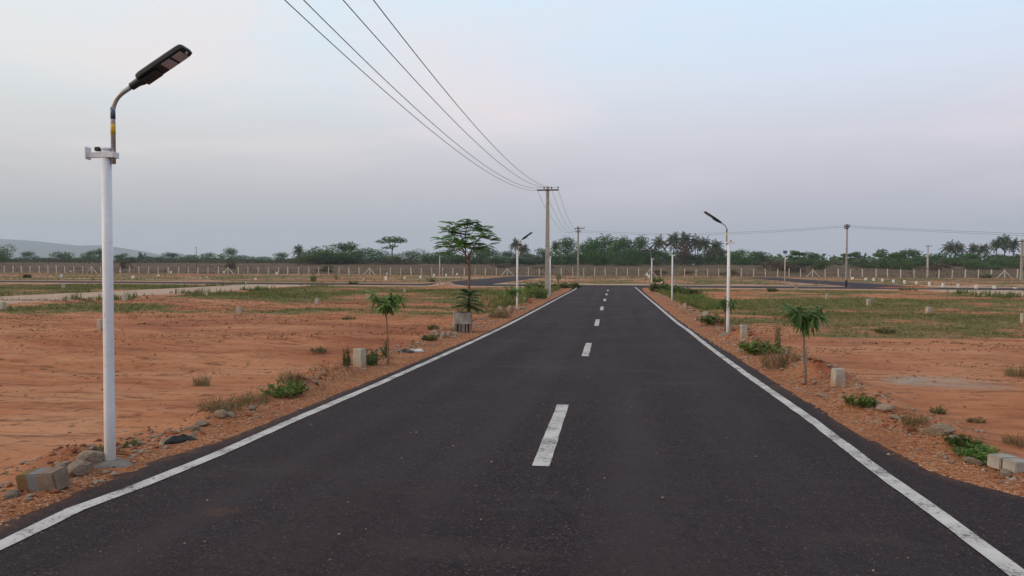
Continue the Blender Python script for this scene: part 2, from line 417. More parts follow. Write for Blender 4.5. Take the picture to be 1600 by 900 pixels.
M['insul'] = simple('brown_porcelain', (.03, .014, .012), (.06, .025, .02), 9, .25, 0, .5)
M['wire'] = simple('weathered_wire', (.045, .045, .05), (.075, .072, .075), 2, .6)
M['rock'] = simple('quarry_rock', (.23, .155, .105), (.43, .33, .25), 5, .95, .02, .15, 0, 7, .35)
M['redrock'] = simple('red_clod', (.19, .065, .034), (.31, .12, .065), 7, .95, .02, .1, 0, 6, .3)
M['bark'] = simple('brown_bark', (.14, .085, .055), (.27, .175, .12), 16, .9, .006, .15)
M['bark_red'] = simple('reddish_bark', (.14, .068, .046), (.25, .135, .09), 14, .9, .006, .15)
M['bark_far'] = simple('grey_bark', (.07, .055, .042), (.14, .11, .085), 3, .95)
M['sack'] = simple('weathered_board', (.27, .235, .21), (.43, .39, .36), 4, .9, .006, .15)
M['slat'] = simple('grey_wood', (.13, .10, .08), (.25, .20, .165), 6, .9, .006)
M['white_sheet'] = simple('dirty_white_sheet', (.50, .44, .38), (.66, .62, .56), 8, .6, .01)
M['black_sheet'] = simple('black_sheet', (.010, .009, .010), (.03, .026, .026), 8, .45, .01)
M['mango'] = foliage('mango_leaf', (.045, .100, .030), (.115, .185, .058), 6, .45)
M['mango_light'] = foliage('light_mango_leaf', (.09, .165, .045), (.20, .30, .090), 6, .4)
M['feather'] = foliage('feathery_leaf', (.050, .145, .018), (.165, .30, .05), 4, .4, .35)
M['shoot'] = foliage('dark_shoot_leaf', (.014, .062, .024), (.048, .130, .046), 5, .4)
M['tree_a'] = foliage('dark_tree_leaf', (.013, .058, .007), (.070, .158, .018), .30, .5, .12)
M['tree_b'] = foliage('olive_tree_leaf', (.028, .064, .009), (.095, .150, .024), .4, .5, .12)
M['tree_c'] = foliage('fresh_tree_leaf', (.030, .070, .020), (.085, .145, .045), .5, .4, .15)
M['tree_d'] = foliage('brown_tree_leaf', (.060, .038, .022), (.12, .078, .045), .5, .4, .1)
M['palm'] = foliage('palm_leaf', (.024, .036, .013), (.072, .080, .032), .6, .4, .12)
M['grass'] = foliage('grass_blade', (.075, .094, .024), (.215, .205, .068), .9, .2, .2)
M['weed'] = foliage('weed_leaf', (.070, .130, .028), (.185, .25, .070), 7, .3, .2)
M['weed_dry'] = foliage('dry_weed', (.13, .095, .046), (.28, .22, .12), 7, .3, .2)
M['weed_dark'] = foliage('dark_weed', (.068, .088, .030), (.165, .180, .068), 7, .3, .2)
M['sparse'] = foliage('withered_grass', (.070, .046, .020), (.165, .105, .050), 3, .1, .1)
M['under'] = foliage('undergrowth', (.030, .034, .015), (.085, .075, .036), .12, .1, .1)
M['bush_dry'] = foliage('dry_bush', (.075, .048, .026), (.15, .105, .058), .8, .4, .1)
M['field'] = foliage('dry_field_grass', (.075, .046, .024), (.165, .108, .060), .16, .1, .2)
t = NT('hill_forest'); hn = t.noise(t.pos(), .012, 6, .6)
M['hill'] = t.fin(t.mix(t.ramp(hn, [(.3, 0), (.7, 1)]), (.035, .055, .030), (.08, .09, .05)), .95, None, .1)
t = NT('painted_kerb_block'); s_ = t.node('ShaderNodeSeparateXYZ', {0: t.node('ShaderNodeTexCoord').outputs['Object']})
kn = t.noise(t.coord('Object'), 14, 6, .65)
kb = t.mix(t.ramp(kn, [(.3, 0), (.7, 1)]), (.14, .10, .072), (.24, .175, .13))
kx = t.math('ADD', s_.outputs[0], t.math('MULTIPLY', kn, .05))
kb = t.mix(t.ramp(t.math('ADD', kx, .5), [(.455, 1), (.475, 0)]), kb, (.17, .10, .045))
bl = t.math('MULTIPLY', t.ramp(t.math('ADD', kx, .5), [(.455, 0), (.475, 1)]), t.ramp(t.math('ADD', kx, .5), [(.53, 1), (.56, 0)]))
kb = t.mix(t.math('MULTIPLY', bl, .8), kb, (.16, .17, .195))
M['kerb'] = t.fin(kb, .95, t.bump(kn, .008, .8), .15)
for m in bpy.data.materials: m.use_backface_culling = False

# ------------------------------------------------------------------ heaps of red soil beside the road
def heap(px, py, rx, ry, h):
    p = P(px, py); BUMPS.append((p.x, p.y, rx, ry, h))
_h = [(1290, 588, .50, .9, .27), (1240, 574, .4, .7, .17), (518, 588, .33, .9, .19), (470, 606, .25, .5, .13), (826, 471, .7, .9, .28), (640, 466, 1, 1, .02),
      (695, 447, 1.6, 1.0, .45), (1420, 450, 3.2, 1.2, .35), (1160, 520, .5, .8, .17), (1120, 506, .5, .8, .15), (120, 722, .30, .40, .13), (1340, 640, .3, .4, .06),
      (1500, 700, .25, .5, .06), (1000, 430, 3, 2, .3), (1090, 431, 7, 3, .5), (1440, 431, 5, 2.5, .5), (1560, 433, 5, 2.5, .5), (690, 429, 7, 2.5, .4), (110, 423, 7, 3, .6)]
_pts = [(P(a, b), c, d, e) for a, b, c, d, e in _h]
BUMPS += [(p.x, p.y, c, d, e) for p, c, d, e in _pts]
CEM = [P(1480, 600)]

# ------------------------------------------------------------------ ground sheet
def axis(lo, hi, fine, k, flat):
    a = [0.0]
    while a[-1] < hi: a.append(a[-1] + max(fine, k * (a[-1] - flat) if a[-1] > flat else fine))
    b = [0.0]
    while b[-1] > lo: b.append(b[-1] - max(fine, k * (-b[-1] - flat) if -b[-1] > flat else fine))
    return np.array(sorted(set(b + a)))
xs = axis(-5000, 5000, .1, .025, 2.5); ys = axis(-30, 5000, .09, .0145, 0)
X, Y = np.meshgrid(xs, ys); Z = zground(X, Y)
def grass_density(x, y):
    n = fbm(x * .13 + 3, y * .16, 4)
    l = np.interp(y, [0, 24, 29, 36, 44, 50, 60, 73, 74], [0, .05, .36, .70, .74, 1.0, .9, .6, .3])
    r = np.interp(y, [0, 20, 27, 29, 34, 48, 58, 66, 73], [0, .03, .12, .55, .85, .75, .7, .5, .3])
    n = n + .55 * fbm(x * .45, y * .5 + 7, 3)
    d = np.where(x < 0, l, r) - .05 + np.where(y > 24, n * 1.25, n * .3)
    f = .58 + n * 1.1 + .35 * vnoise(x * .03, y * .2)
    d = np.where(y > 82, f, d)
    out = np.maximum(shoulder_l(y) - x, x - shoulder_r(y))
    d = d * sst(.1, 1.0, np.where(y > 74, 9, out))
    for a, b, c, e in DIRT + SIDE:
        d = d * sst(0, 1.5, np.maximum(np.maximum(a - x, x - b), np.maximum(c - y, y - e)))
    d = d * sst(.5, 2.5, np.maximum(Y_CR0 - 1.5 - y, y - Y_CR1 - 2.5))
    for bx, by, rx, ry, h in BUMPS:
        d = d * (1 - np.exp(-(((x - bx) / rx) ** 2 + ((y - by) / ry) ** 2)))
    return np.clip(d, 0, 1)
out = np.maximum(shoulder_l(Y) - X, X - shoulder_r(Y))
wob = .14 * fbm(X * 2.2, Y * 2.2, 3)
A_grav = (1 - sst(-.05, .45, out + wob)) * (1 - sst(72, 75, Y)) * sst(-1, 0, Y + 30)
A_red = np.zeros_like(Z)
for bx, by, rx, ry, h in BUMPS: A_red = np.maximum(A_red, np.exp(-(((X - bx) / rx) ** 2 + ((Y - by) / ry) ** 2) * 1.1))
A_red = np.clip(A_red * 1.2 + np.where((Y > 83) & (Y < 166), np.clip(fbm(X * .05, Y * .09 + 4, 3) * 2.4 - .25, 0, .8), 0), 0, 1)
A_red = np.maximum(A_red, np.where(Y < 80, .75 * sst(.14, .34, fbm(X * .07 + 8, Y * .12, 3)), 0))
A_sand = np.zeros_like(Z)
for a, b, c, e in DIRT: A_sand = np.maximum(A_sand, sst(-.4, .4, np.minimum(np.minimum(X - a, b - X), np.minimum(Y - c, e - Y)) + wob * 3))
A_sand = np.maximum(A_sand, sst(-.3, .5, np.minimum(Y - Y_CR1 + .5, Y_CR1 + 2.2 - Y) + wob * 4) * (.5 + .5 * (fbm(X * .09, Y * 0, 2) > -.1)))
A_sand = np.maximum(A_sand, .8 * sst(-.3, .5, np.minimum(Y - Y_CR0 + 2.4, Y_CR0 + .3 - Y) + wob * 4) * (np.abs(X) > 6))
A_sand = np.clip(A_sand + np.where((Y > 84) & (Y < 160), .8 * sst(.12, .2, fbm(X * .03 + 9, Y * .5, 2)), 0), 0, 1)
A_dry = sst(158, 172, Y + 8 * fbm(X * .05, Y * .05, 2))
A_cem = np.zeros_like(Z)
for c in CEM: A_cem = np.maximum(A_cem, 1 - sst(.5, 1.25, np.hypot((X - c.x) / .95, (Y - c.y) / 1.0) + wob * 2))
nx, ny = len(xs), len(ys)
idx = np.arange(nx * ny).reshape(ny, nx)
F = np.stack([idx[:-1, :-1], idx[:-1, 1:], idx[1:, 1:], idx[1:, :-1]], -1).reshape(-1, 4)
gd = grass_density(X, Y) * (1 - A_dry)
me = np_mesh('ground', np.stack([X, Y, Z], -1).reshape(-1, 3), F, M['ground'], True,
             dict(grass=gd, gravel=A_grav, red=A_red, sand=A_sand, dry=A_dry, cement=A_cem))
ground = tag(link('ground', me), 'red earth and grass of the cleared plots with gravel road shoulders', kind='structure')

# ------------------------------------------------------------------ roads
def strip(name, lf, rf, y0, y1, dz, mat, ncol=10, fine=.12, k=.012, jit=.05, skirt=.09, parent=None, dust=False):
    yy = [y0]
    while yy[-1] < y1: yy.append(yy[-1] + max(fine, k * yy[-1]))
    yy[-1] = y1; yy = np.array(yy)
    L = lf(yy) + jit * (fbm(yy * 5, yy * 0 + 1, 3) + .8 * fbm(yy * 1.3, yy * 0 + 7, 2)); Rr = rf(yy) + jit * (fbm(yy * 5, yy * 0 + 21, 3) + .8 * fbm(yy * 1.3, yy * 0 + 27, 2))
    u = np.linspace(0, 1, ncol)
    Xs = L[:, None] * (1 - u) + Rr[:, None] * u; Ys = np.repeat(yy[:, None], ncol, 1)
    Zs = zbase(Xs, Ys) + dz
    if skirt:
        Xs = np.concatenate([Xs[:, :1] - .05, Xs, Xs[:, -1:] + .05], 1); Ys = np.concatenate([Ys[:, :1], Ys, Ys[:, :1]], 1); Zs = np.concatenate([Zs[:, :1] - skirt, Zs, Zs[:, -1:] - skirt], 1)
    m, n = Xs.shape; ix = np.arange(m * n).reshape(m, n)
    Fq = np.stack([ix[:-1, :-1], ix[:-1, 1:], ix[1:, 1:], ix[1:, :-1]], -1).reshape(-1, 4)
    at = {}
    if dust:                                                               # red dust trodden and blown onto the road edges
        e = np.minimum(Xs - Xs[:, :1], Xs[:, -1:] - Xs)
        d = .42 * (1 - sst(0, .22, e + .12 * fbm(Xs * 2, Ys * 1.1, 3)))
        for sx, sy, sr in ((-1.95, 4.55, .07), (2.9, 20.5, .15)): d = np.maximum(d, 1.3 * np.exp(-(((Xs - sx) / sr) ** 2 + ((Ys - sy) / sr / .6) ** 2)))
        tr_ = sum(np.exp(-((Xs - c_ - .12 * fbm(Ys * .15, Ys * 0 + c_, 2)) / .26) ** 2) for c_ in (-2.05, -.62, .85, 2.2))
        at = dict(dust=d, track=tr_)
    return link(name, np_mesh(name, np.stack([Xs, Ys, Zs], -1).reshape(-1, 3), Fq, mat, False, at), parent)
road = tag(strip('road', road_l, road_r, -28, Y_END, .0, M['asphalt'], 72, dust=True), 'dark new asphalt road running straight away with white edge lines', kind='structure')
def hstrip(name, x0, x1, ya, yb, dz):
    xx = np.arange(x0, x1 + .1, .8); n = len(xx)
    a = ya + .25 * fbm(xx * .6, xx * 0 + 3, 3); b = yb + .25 * fbm(xx * .6, xx * 0 + 13, 3)
    V = []
    for u in (0, .25, .5, .75, 1):
        V.append(np.stack([xx, a * (1 - u) + b * u, np.full(n, dz)], -1))
    V = np.array([V[0] - [0, .1, .1]] + V + [V[-1] + [0, .1, -.1]]); V[..., 2] += zbase(V[..., 0], V[..., 1])
    m = len(V); ix = np.arange(m * n).reshape(m, n)
    Fq = np.stack([ix[:-1, :-1], ix[:-1, 1:], ix[1:, 1:], ix[1:, :-1]], -1).reshape(-1, 4)
    return link(name, np_mesh(name, V.reshape(-1, 3), Fq, M['asphalt']))
tag(hstrip('cross_road', -260, 260, Y_CR0, Y_CR1, .006), 'dark asphalt road crossing at the far end of the main road', kind='structure')
for (a, b, c, d), w in zip(SIDE, ('left', 'right')):
    tag(strip('side_road', lambda y, a=a: a + 0 * y, lambda y, b=b: b + 0 * y, c - .3, d, .012, M['asphalt'], 5, 1.0, .01, .25), 'asphalt side road beyond the cross road on the ' + w, kind='structure')
def ribbon(name, pts, width, dz, ends=0.0):
    """painted line along x(y) points, with a slightly wavering hand-painted edge"""
    py = np.array([p[1] for p in pts]); pxx = np.array([p[0] for p in pts])
    yy = np.append(np.arange(py[0], py[-1], .12), py[-1])
    c = np.interp(yy, py, pxx); w = width / 2
    L = c - w + .010 * fbm(yy * 3, yy * 0 + pts[0][0], 3); Rr = c + w + .010 * fbm(yy * 3, yy * 0 + 9 + pts[0][0], 3)
    V = np.concatenate([np.stack([L, yy, zbase(L, yy) + dz], -1), np.stack([Rr, yy, zbase(Rr, yy) + dz], -1)])
    n = len(yy); i = np.arange(n - 1)
    return link(name, np_mesh(name, V, np.stack([i, i + n, i + n + 1, i + 1], -1), M['line']), road)
ribbon('edge_line', [(-2.9, -28), (-2.87, 3.7), (-2.94, 4.4), (-2.88, 4.9), (-2.84, 6), (-2.87, 7.5), (-2.87, 10.8), (-2.89, 14), (-2.93, 20), (-2.92, 33), (-2.93, 51), (-2.90, 60), (-2.92, 66), (-3.05, 71), (-3.35, 74)], .125, .005)
ribbon('edge_line', [(2.85, -28), (2.85, 4.2), (2.87, 5), (2.87, 6.3), (2.92, 8.7), (2.91, 12.5), (2.94, 23), (2.87, 26.2), (2.82, 38), (2.72, 54), (2.70, 64), (2.66, 71), (2.62, 74)], .125, .005)
for k in range(8):
    y0 = 6.07 + 9.17 * k - .05 * (k > 0)
    if y0 + 3 > 73: break
    x0 = .045 - .002 * k
    o = ribbon('centre_dash', [(x0 + .015, y0), (x0 - .015, y0 + 3.1)], .15, .005)

# ------------------------------------------------------------------ far hill
pr = [(-420, 398), (-260, 384), (-120, 376), (-40, 373.5), (0, 373), (40, 375), (70, 377.5), (100, 381), (125, 383.5), (160, 383), (185, 386), (210, 390), (235, 394), (262, 400), (300, 409)]
HY = 4300.0; pxs = np.arange(-420, 301, 6.0); tops = np.interp(pxs, [p[0] for p in pr], [p[1] for p in pr])
V = []; rows = 9
for q, (a, b) in enumerate(zip(pxs, tops)):
    g = at_y(a, HY); h = max(top_z(g, b), .5) + 1.2 * float(fbm(np.array(a * .11), np.array(3.0), 3))
    for j in range(rows):
        u = j / (rows - 1); prof = math.sin(min(u / .62, 1) * math.pi / 2) ** 1.3 if u < .62 else math.cos((u - .62) / .38 * math.pi / 2)
        V.append((g.x, g.y - 460 + 720 * u, g.z - 1 + max(h, 0) * prof))
ix = np.arange(len(pxs) * rows).reshape(len(pxs), rows)
Fq = np.stack([ix[:-1, :-1], ix[1:, :-1], ix[1:, 1:], ix[:-1, 1:]], -1).reshape(-1, 4)
tag(link('hill', np_mesh('hill', V, Fq, M['hill'], True)), 'low wooded hill fading into haze at the far left', kind='structure')

# ------------------------------------------------------------------ labels that count between landmarks
MARKS = [(-60, 'the left edge'), (172, 'the nearest lamp'), (307, 'the thin far pole'), (467, 'the lone left palm'), (613, 'the tall bare-stemmed tree'), (731, 'the feathery tree'),
         (855, 'the tall concrete pole'), (903, 'the second pole'), (1018, 'the farthest right lamp'), (1050, 'the middle right lamp'), (1138, 'the near right lamp'), (1226, 'the solar lamp'), (1322, 'the wire pole'), (1450, 'the far T pole'), (1597, 'the right edge')]
ORD = ['first', 'second', 'third', 'fourth', 'fifth', 'sixth', 'seventh', 'eighth', 'ninth', 'tenth', 'eleventh', 'twelfth', 'thirteenth', 'fourteenth', 'fifteenth', 'sixteenth']
def count_labels(items, noun):
    """items: (px, obj, look); the label counts each thing from the left between two landmarks"""
    items = sorted(items, key=lambda q: q[0])
    for (a, na), (b, nb) in zip(MARKS, MARKS[1:] + [(9999, '')]):
        inb = [q for q in items if a <= q[0] < b]
        for k, (px, o, look) in enumerate(inb):
            if len(inb) == 1: o['label'] = f'{look}, the only {noun} just right of {na}'
            else: o['label'] = f'{look}, {ORD[min(k, 15)]} {noun} rightward from {na}'

# ------------------------------------------------------------------ street lamps
def make_lamp():
    t = empty('street_lamp')
    MB().tube([(0, 0, -.3), (0, 0, 0), (0, 0, 1.3), (0, 0, 2.70)], [.045, .045, .042, .041], 20).obj('pole', M['pole'], t, True)
    b = MB(); ring = 16
    v = [(0, 0, .035)]; f = []
    for j, (r, z) in enumerate(((.06, .030), (.12, .014), (.19, -.03), (.23, -.12))):
        for k in range(ring):
            a = 2 * math.pi * k / ring; q = r * (1 + .22 * math.sin(3 * a + j) + .12 * math.sin(5 * a + 2 * j))
            v.append((q * math.cos(a), q * math.sin(a), z))
    f += [(0, 1 + k, 1 + (k + 1) % ring) for k in range(ring)]
    for j in range(3): f += [(1 + j * ring + k, 1 + (j + 1) * ring + k, 1 + (j + 1) * ring + (k + 1) % ring, 1 + j * ring + (k + 1) % ring) for k in range(ring)]
    b.add(v, f).obj('footing', M['cement'], t, True)
    MB().tube([(0, 0, 2.695), (0, 0, 2.715)], .044, 20).obj('pole_cap', M['pole'], t, True)
    # bent steel arm clamped to the road side of the pole
    pts = [(.062, 0, 2.58), (.062, 0, 3.02)]
    for k in range(1, 8):
        a = k / 7 * R(57); pts.append((.062 + .20 * (1 - math.cos(a)), 0, 3.02 + .20 * math.sin(a)))
    d = Vector((math.sin(R(57)), 0, math.cos(R(57)))); e = Vector(pts[-1]) + d * .13; pts.append(tuple(e))
    arm = MB().tube(pts, .0195, 12).obj('arm', M['steel'], t, True)
    MB().tube([(.062, 0, 2.83), (.062, 0, 2.92)], .0204, 12).obj('sticker', M['sticker_y'], arm, True)
    MB().tube([(.062, 0, 2.96), (.062, 0, 3.06)], .0204, 12).obj('sticker', M['sticker_b'], arm, True)
    c = MB()
    c.box(.034, 0, 2.655, .105, .092, .05); c.obj('clamp', M['pole'], t, bevel=.003)
    # head: flat black body in the direction of the arm, neck, and lamp windows below
    ux = d; uy = Vector((0, 1, 0)); uz = ux.cross(uy) * -1
    if uz.z < 0: uz = -uz
    RM = Matrix((ux, uy, uz)).transposed()
    def loc(q): return e + RM @ Vector(q)
    pro = [(.055, .07), (.065, .088), (.10, .098), (.20, .10), (.47, .10), (.515, .096), (.535, .084), (.54, .06)]
    hv = []; n = len(pro)
    for z, s in ((-.018, .95), (-.012, 1), (.014, 1), (.026, .96)):
        for x, w in pro: hv.append(loc((.30 + (x - .30) * s if s < 1 else x, w * s, z)))
        for x, w in reversed(pro): hv.append(loc((.30 + (x - .30) * s if s < 1 else x, -w * s, z)))
    m2 = 2 * n; hf = [tuple(range(m2 - 1, -1, -1)), tuple(3 * m2 + k for k in range(m2))]
    for j in range(3):
        for k in range(m2): hf.append((j * m2 + k, j * m2 + (k + 1) % m2, (j + 1) * m2 + (k + 1) % m2, (j + 1) * m2 + k))
    head = MB().add(hv, hf).obj('lamp_head', M['black'], t)
    nk = MB().tube([loc((-.045, 0, 0)), loc((.02, 0, 0)), loc((.07, 0, -.004)), loc((.16, 0, -.008))], [.032, .034, .044, .03], 12)
    nk.box(*loc((.15, 0, -.030)), .15, .12, .022, rot=RM); nk.obj('neck', M['black'], head)
    for x in (.34, .45): MB().box(*loc((x, 0, -.0225)), .085, .15, .006, rot=RM).obj('led_window', M['led'], head)
    MB().tube([loc((.51, 0, -.018)), loc((.51, 0, -.034))], [.016, .010], 10).obj('sensor', M['led'], head, True)
    # bracket on the far side of the pole
    b = MB(); b.box(-.10, 0, 2.655, .13, .035, .045); b.obj('bracket', M['pole'], t, bevel=.003)
    MB().box(-.160, 0, 2.67, .008, .08, .105).obj('bracket_plate', M['pole'], t, bevel=.002)
    MB().box(-.062, -.02, 2.703, .04, .04, .035).obj('junction_box', M['black'], t, bevel=.004)
    return t
lamp0 = make_lamp()
LAMPS = [(172, 725, 0, 'nearest white street lamp with black head beside the painted kerb block'),
         (1137, 520, 1, 'nearest white street lamp on the right side of the road'),
         (808, 484, 0, 'white street lamp on the left just in front of the concrete utility pole'),
         (1050, 470, 1, 'middle of the three white street lamps along the right side'),
         (859.5, 461, 0, 'far white street lamp half hidden behind the concrete utility pole'),
         (1018, 455.5, 1, 'farthest small white street lamp on the right near the road end')]
for i, (px, py, side, lab) in enumerate(LAMPS):
    p = P(px, py); o = lamp0 if i == 0 else copy_tree(lamp0)
    o.location = p + Vector((0, 0, .02)); o.rotation_euler.z = R([6, 183, -14, 172, 10, 200][i]) + (0 if not side else 0)
    o.scale = ([.969, .955, 1, 1, 1, 1][i],) * 3; o.location.z -= [.015, .03, 0, 0, 0, 0][i]
    tag(o, lab, 'street lamp', 'street lamps along the main road')
def far_lamp(px, py, topy, lab, square):
    p = P(px, py); h = top_z(p, topy); t = empty('street_lamp', p)
    MB().tube([(0, 0, -.3), (0, 0, h)], [.055, .045], 10).obj('pole', M['conc_pale'], t, True)
    if square:
        MB().box(0, 0, h + .14, .40, .06, .34, rot=Matrix.Rotation(R(-25), 3, 'X')).obj('solar_panel', M['sticker_b'], t, bevel=.01)
        MB().tube([(0, 0, h - .05), (.10, -.10, h + .02)], .025, 6).obj('arm', M['steel'], t, True)
    else:
        MB().tube([(0, 0, h - .1), (0, 0, h + .25), (.10, 0, h + .42), (.28, 0, h + .55)], .025, 6).obj('arm', M['steel'], t, True)
        MB().box(.42, 0, h + .62, .42, .2, .05, rot=Matrix.Rotation(R(-30), 3, 'Y')).obj('lamp_head', M['black'], t, bevel=.01)
    tag(t, lab, 'street lamp', 'far street lamps by the cross road')
far_lamp(1226, 449, 396, 'slender grey street lamp with square panel by the right cross road', True)
far_lamp(687, 446, 393, 'thin grey street lamp standing behind the feathery tree by the cross road', False)

# ------------------------------------------------------------------ utility poles and wires
def util_pole(px, py, topy, arms, lab, wb=.30, wt=.17, mat='conc', rz=0.0, pins=True, black_foot=False):
    p = P(px, py); h = top_z(p, topy); t = empty('utility_pole', p, rz)
    b = MB(); ts = 4
    v = []
    for z in (-.4, 0, h * .5, h):
        w = (wb + (wt - wb) * max(z, 0) / h) / 2
        v += [(-w, -w * .75, z), (w, -w * .75, z), (w, w * .75, z), (-w, w * .75, z)]
    f = [(12, 13, 14, 15)] + [(j * 4 + k, j * 4 + (k + 1) % 4, j * 4 + 4 + (k + 1) % 4, j * 4 + 4 + k) for j in range(3) for k in range(4)]
    b.add(v, f).obj('pole_shaft', M[mat], t)
    if black_foot: MB().box(0, 0, .35, wb * 1.06, wb * .82, .7).obj('painted_foot', M['black'], t)
    for dz, w, off in arms:
        a = MB().box(off, -wt * .42, h - dz, w, .07, .09).obj('crossarm', M['rust'], t, bevel=.006)
        if pins:
            for q in (-.47, -.18, .17, .47):
                if abs(q) < .3 or q > 0 or w < 1.2:
                    MB().tube([(off + q * w, -wt * .42, h - dz + .04), (off + q * w, -wt * .42, h - dz + .10), (off + q * w, -wt * .42, h - dz + .11), (off + q * w, -wt * .42, h - dz + .2), (off + q * w, -wt * .42, h - dz + .22)], [.012, .012, .045, .05, .02], 8).obj('insulator', M['insul'], a, True)
            if w > 1.2: MB().tube([(off - .47 * w, -wt * .42 - .03, h - dz), (off - .47 * w, -wt * .42 - .12, h - dz)], [.03, .05], 8).obj('insulator', M['insul'], a, True)
    tag(t, lab, 'utility pole', 'concrete poles carrying wires')
    return t, p, h
U1, p1, h1 = util_pole(855, 464, 292, [(.24, 1.42, .02)], 'tall tapered concrete utility pole with rusty crossarm left of the road', .33, .18)
U2, p2, h2 = util_pole(903, 440, 354, [(.28, 1.45, .12), (.75, .75, .0)], 'second utility pole with two dark crossarms beyond the cross road', .26, .20, 'conc', R(8))
U3, p3, h3 = util_pole(1322, 448, 350, [(.28, .62, 0), (.5, .5, -.1)], 'slender concrete pole with black foot holding wires by the right cross road', .19, .12, 'conc', R(15), True, True)
U4, p4, h4 = util_pole(1449, 432, 383, [(.25, 1.9, 0)], 'short pale T-shaped pole at the fence in front of the right palms', .33, .25, 'conc_pale', R(20))
U5, p5, h5 = util_pole(1596, 438, 374, [(.35, 1.9, 0), (3.2, .8, .3), (5.2, .8, .3)], 'thick pole with several crossarms at the right edge beside the fence', .42, .32, 'conc', R(10))
p = at_y(307, 235); tpl, hh = empty('utility_pole', p), top_z(p, 385)
MB().tube([(0, 0, -.4), (0, 0, hh)], [.12, .09], 8).obj('pole_shaft', M['bark_far'], tpl, True)
MB().box(.1, 0, hh - .4, .7, .08, .09).obj('crossarm', M['rust'], tpl)
tag(tpl, 'thin lone far pole in the dry field beyond the left fence', 'utility pole')
def wire(A, B, sag, lab, grp, r=.0075, n=40):
    A, B = Vector(A), Vector(B)
    pts = []
    for k in range(n + 1):
        u = k / n; q = A.lerp(B, u); q.z -= 4 * sag * u * (1 - u); pts.append(q)
    o = MB().tube(pts, r, 5).obj('overhead_wire', M['wire'])
    return tag(o, lab, 'wire', grp)
wa = [Vector((-4.62, 48.82, 7.17)), Vector((-4.17, 48.82, 7.38)), Vector((-3.69, 48.82, 7.38)), Vector((-3.24, 48.82, 7.38))]
wb_ = [((-4.24, -4, 7.2), 1.46), ((-3.84, -4, 7.2), 1.69), ((-3.32, -4, 7.2), 1.58), ((-2.80, -4, 7.2), 1.65)]
nm = ['leftmost', 'second from left', 'third from left', 'rightmost']
for i in range(4):
    wire(wa[i], wb_[i][0], wb_[i][1], f'{nm[i]} of the four wires sweeping overhead to the concrete pole', 'overhead wires above the road', .0085, 60)
ue = [(-4.95, 7.15, 1.42), (-4.70, 7.1, 1.40), (-4.4, 7.3, 1.42), (-4.05, 7.45, 1.38)]
for i in range(4):
    x, z, s = ue[i]
    wire(wa[i], (x, p2.y - .1, z), s, f'{nm[i]} of four sagging wires between the two roadside concrete poles', 'wires between the roadside poles', .0095)
for dz, w in ((0.0, 'upper'), (-.22, 'lower')):
    wire((-4.37, 100.8, 7.12 + dz), (25.2, 82.55, 6.6 + dz * .7), .62, f'{w} thin wire from the second pole to the right pole', 'wires along the right cross road', .011)
    wire((25.2, 82.55, 6.6 + dz * .7), (58, 72, 4.6 + dz), .2, f'{w} thin wire running off to the right edge', 'wires along the right cross road', .011)

# ------------------------------------------------------------------ boundary fence
FY = 168.0
fx = [at_y(q, FY).x for q in (-75, 144, 357, 577, 793, 1015.5, 1270, 1568, 1720)]
fence = empty('boundary_fence', (0, FY, 0))
pm = MB(); pm.box(0, 0, .90, .165, .165, 2.0, taper=.92); post_me = pm.mesh('post', M['conc_pale'])
am = MB().box(0, .05, 2.02, .12, .12, .32, rot=Matrix.Rotation(R(-15), 3, 'X')); arm_me = am.mesh('post_top', M['rust'])
bm_ = MB().tube([(0, 0, 0), (1.45, 0, 1.55)], .085, 4); brace_me = bm_.mesh('brace', M['conc_pale'])
posts = []
for i, (a, b) in enumerate(zip(fx, fx[1:])):
    n = max(1, round((b - a) / 2.6))
    for k in range(n):
        posts.append((a + (b - a) * k / n, k == 0 and i > 0))
for x, br in posts:
    y = FY + .25 * math.sin(x * .07); z = float(zground(x, y))
    o = link('post', post_me, fence, (x + random.uniform(-.12, .12), y - FY, z + random.uniform(-.06, .04)), (random.uniform(-.04, .04), random.uniform(-.05, .05), random.uniform(-.2, .2)))
    if random.random() < .86: link('post_top', arm_me, o)
    if br:
        for s in (0, math.pi):
            link('brace', brace_me, fence, (x - 1.5 * math.cos(s), y - FY - .12, float(zground(x - 1.5 * math.cos(s), y)) - .05), (0, 0, s))
for hgt in (.5, 1.2, 1.85):
    pts = [(x, FY + .25 * math.sin(x * .07) - FY - .09, float(zground(x, FY)) + hgt + random.uniform(-.03, .03)) for x, _ in posts]
    MB().tube(pts, .009, 3, False).obj('wire_strand', M['wire'], fence)
tag(fence, 'long boundary fence of pale concrete posts with braces and wire', 'fence')

# ------------------------------------------------------------------ plot marker stones
def stone_mesh(seed, mat, sx, sy, h):
    rr = random.Random(seed); b = MB(); v = []
    for z, t in ((-.12, 1.04), (h * .5, 1.0), (h - .012, .97), (h, .90)):
        for x, y in ((-1, -1), (1, -1), (1, 1), (-1, 1)):
            v.append((x * sx / 2 * t + rr.uniform(-.006, .006), y * sy / 2 * t + rr.uniform(-.006, .006), z + (rr.uniform(-.006, .006) if z > 0 else 0)))
    f = [(12, 13, 14, 15)] + [(j * 4 + k, j * 4 + (k + 1) % 4, j * 4 + 4 + (k + 1) % 4, j * 4 + 4 + k) for j in range(3) for k in range(4)]
    return b.add(v, f).mesh('marker_stone', mat)
t = NT('marker_stone'); kz = t.node('ShaderNodeSeparateXYZ', {0: t.node('ShaderNodeTexCoord').outputs['Object']}).outputs[2]
kn = t.noise(t.coord('Object'), 9, 6, .65); c = t.mix(t.ramp(kn, [(.3, 0), (.7, 1)]), (.31, .26, .205), (.44, .39, .325))
c = t.mix(t.ramp(t.math('ADD', kz, t.math('MULTIPLY', kn, .12)), [(.06, .75), (.20, 0)]), c, (.33, .17, .09))   # soil splashed up its foot
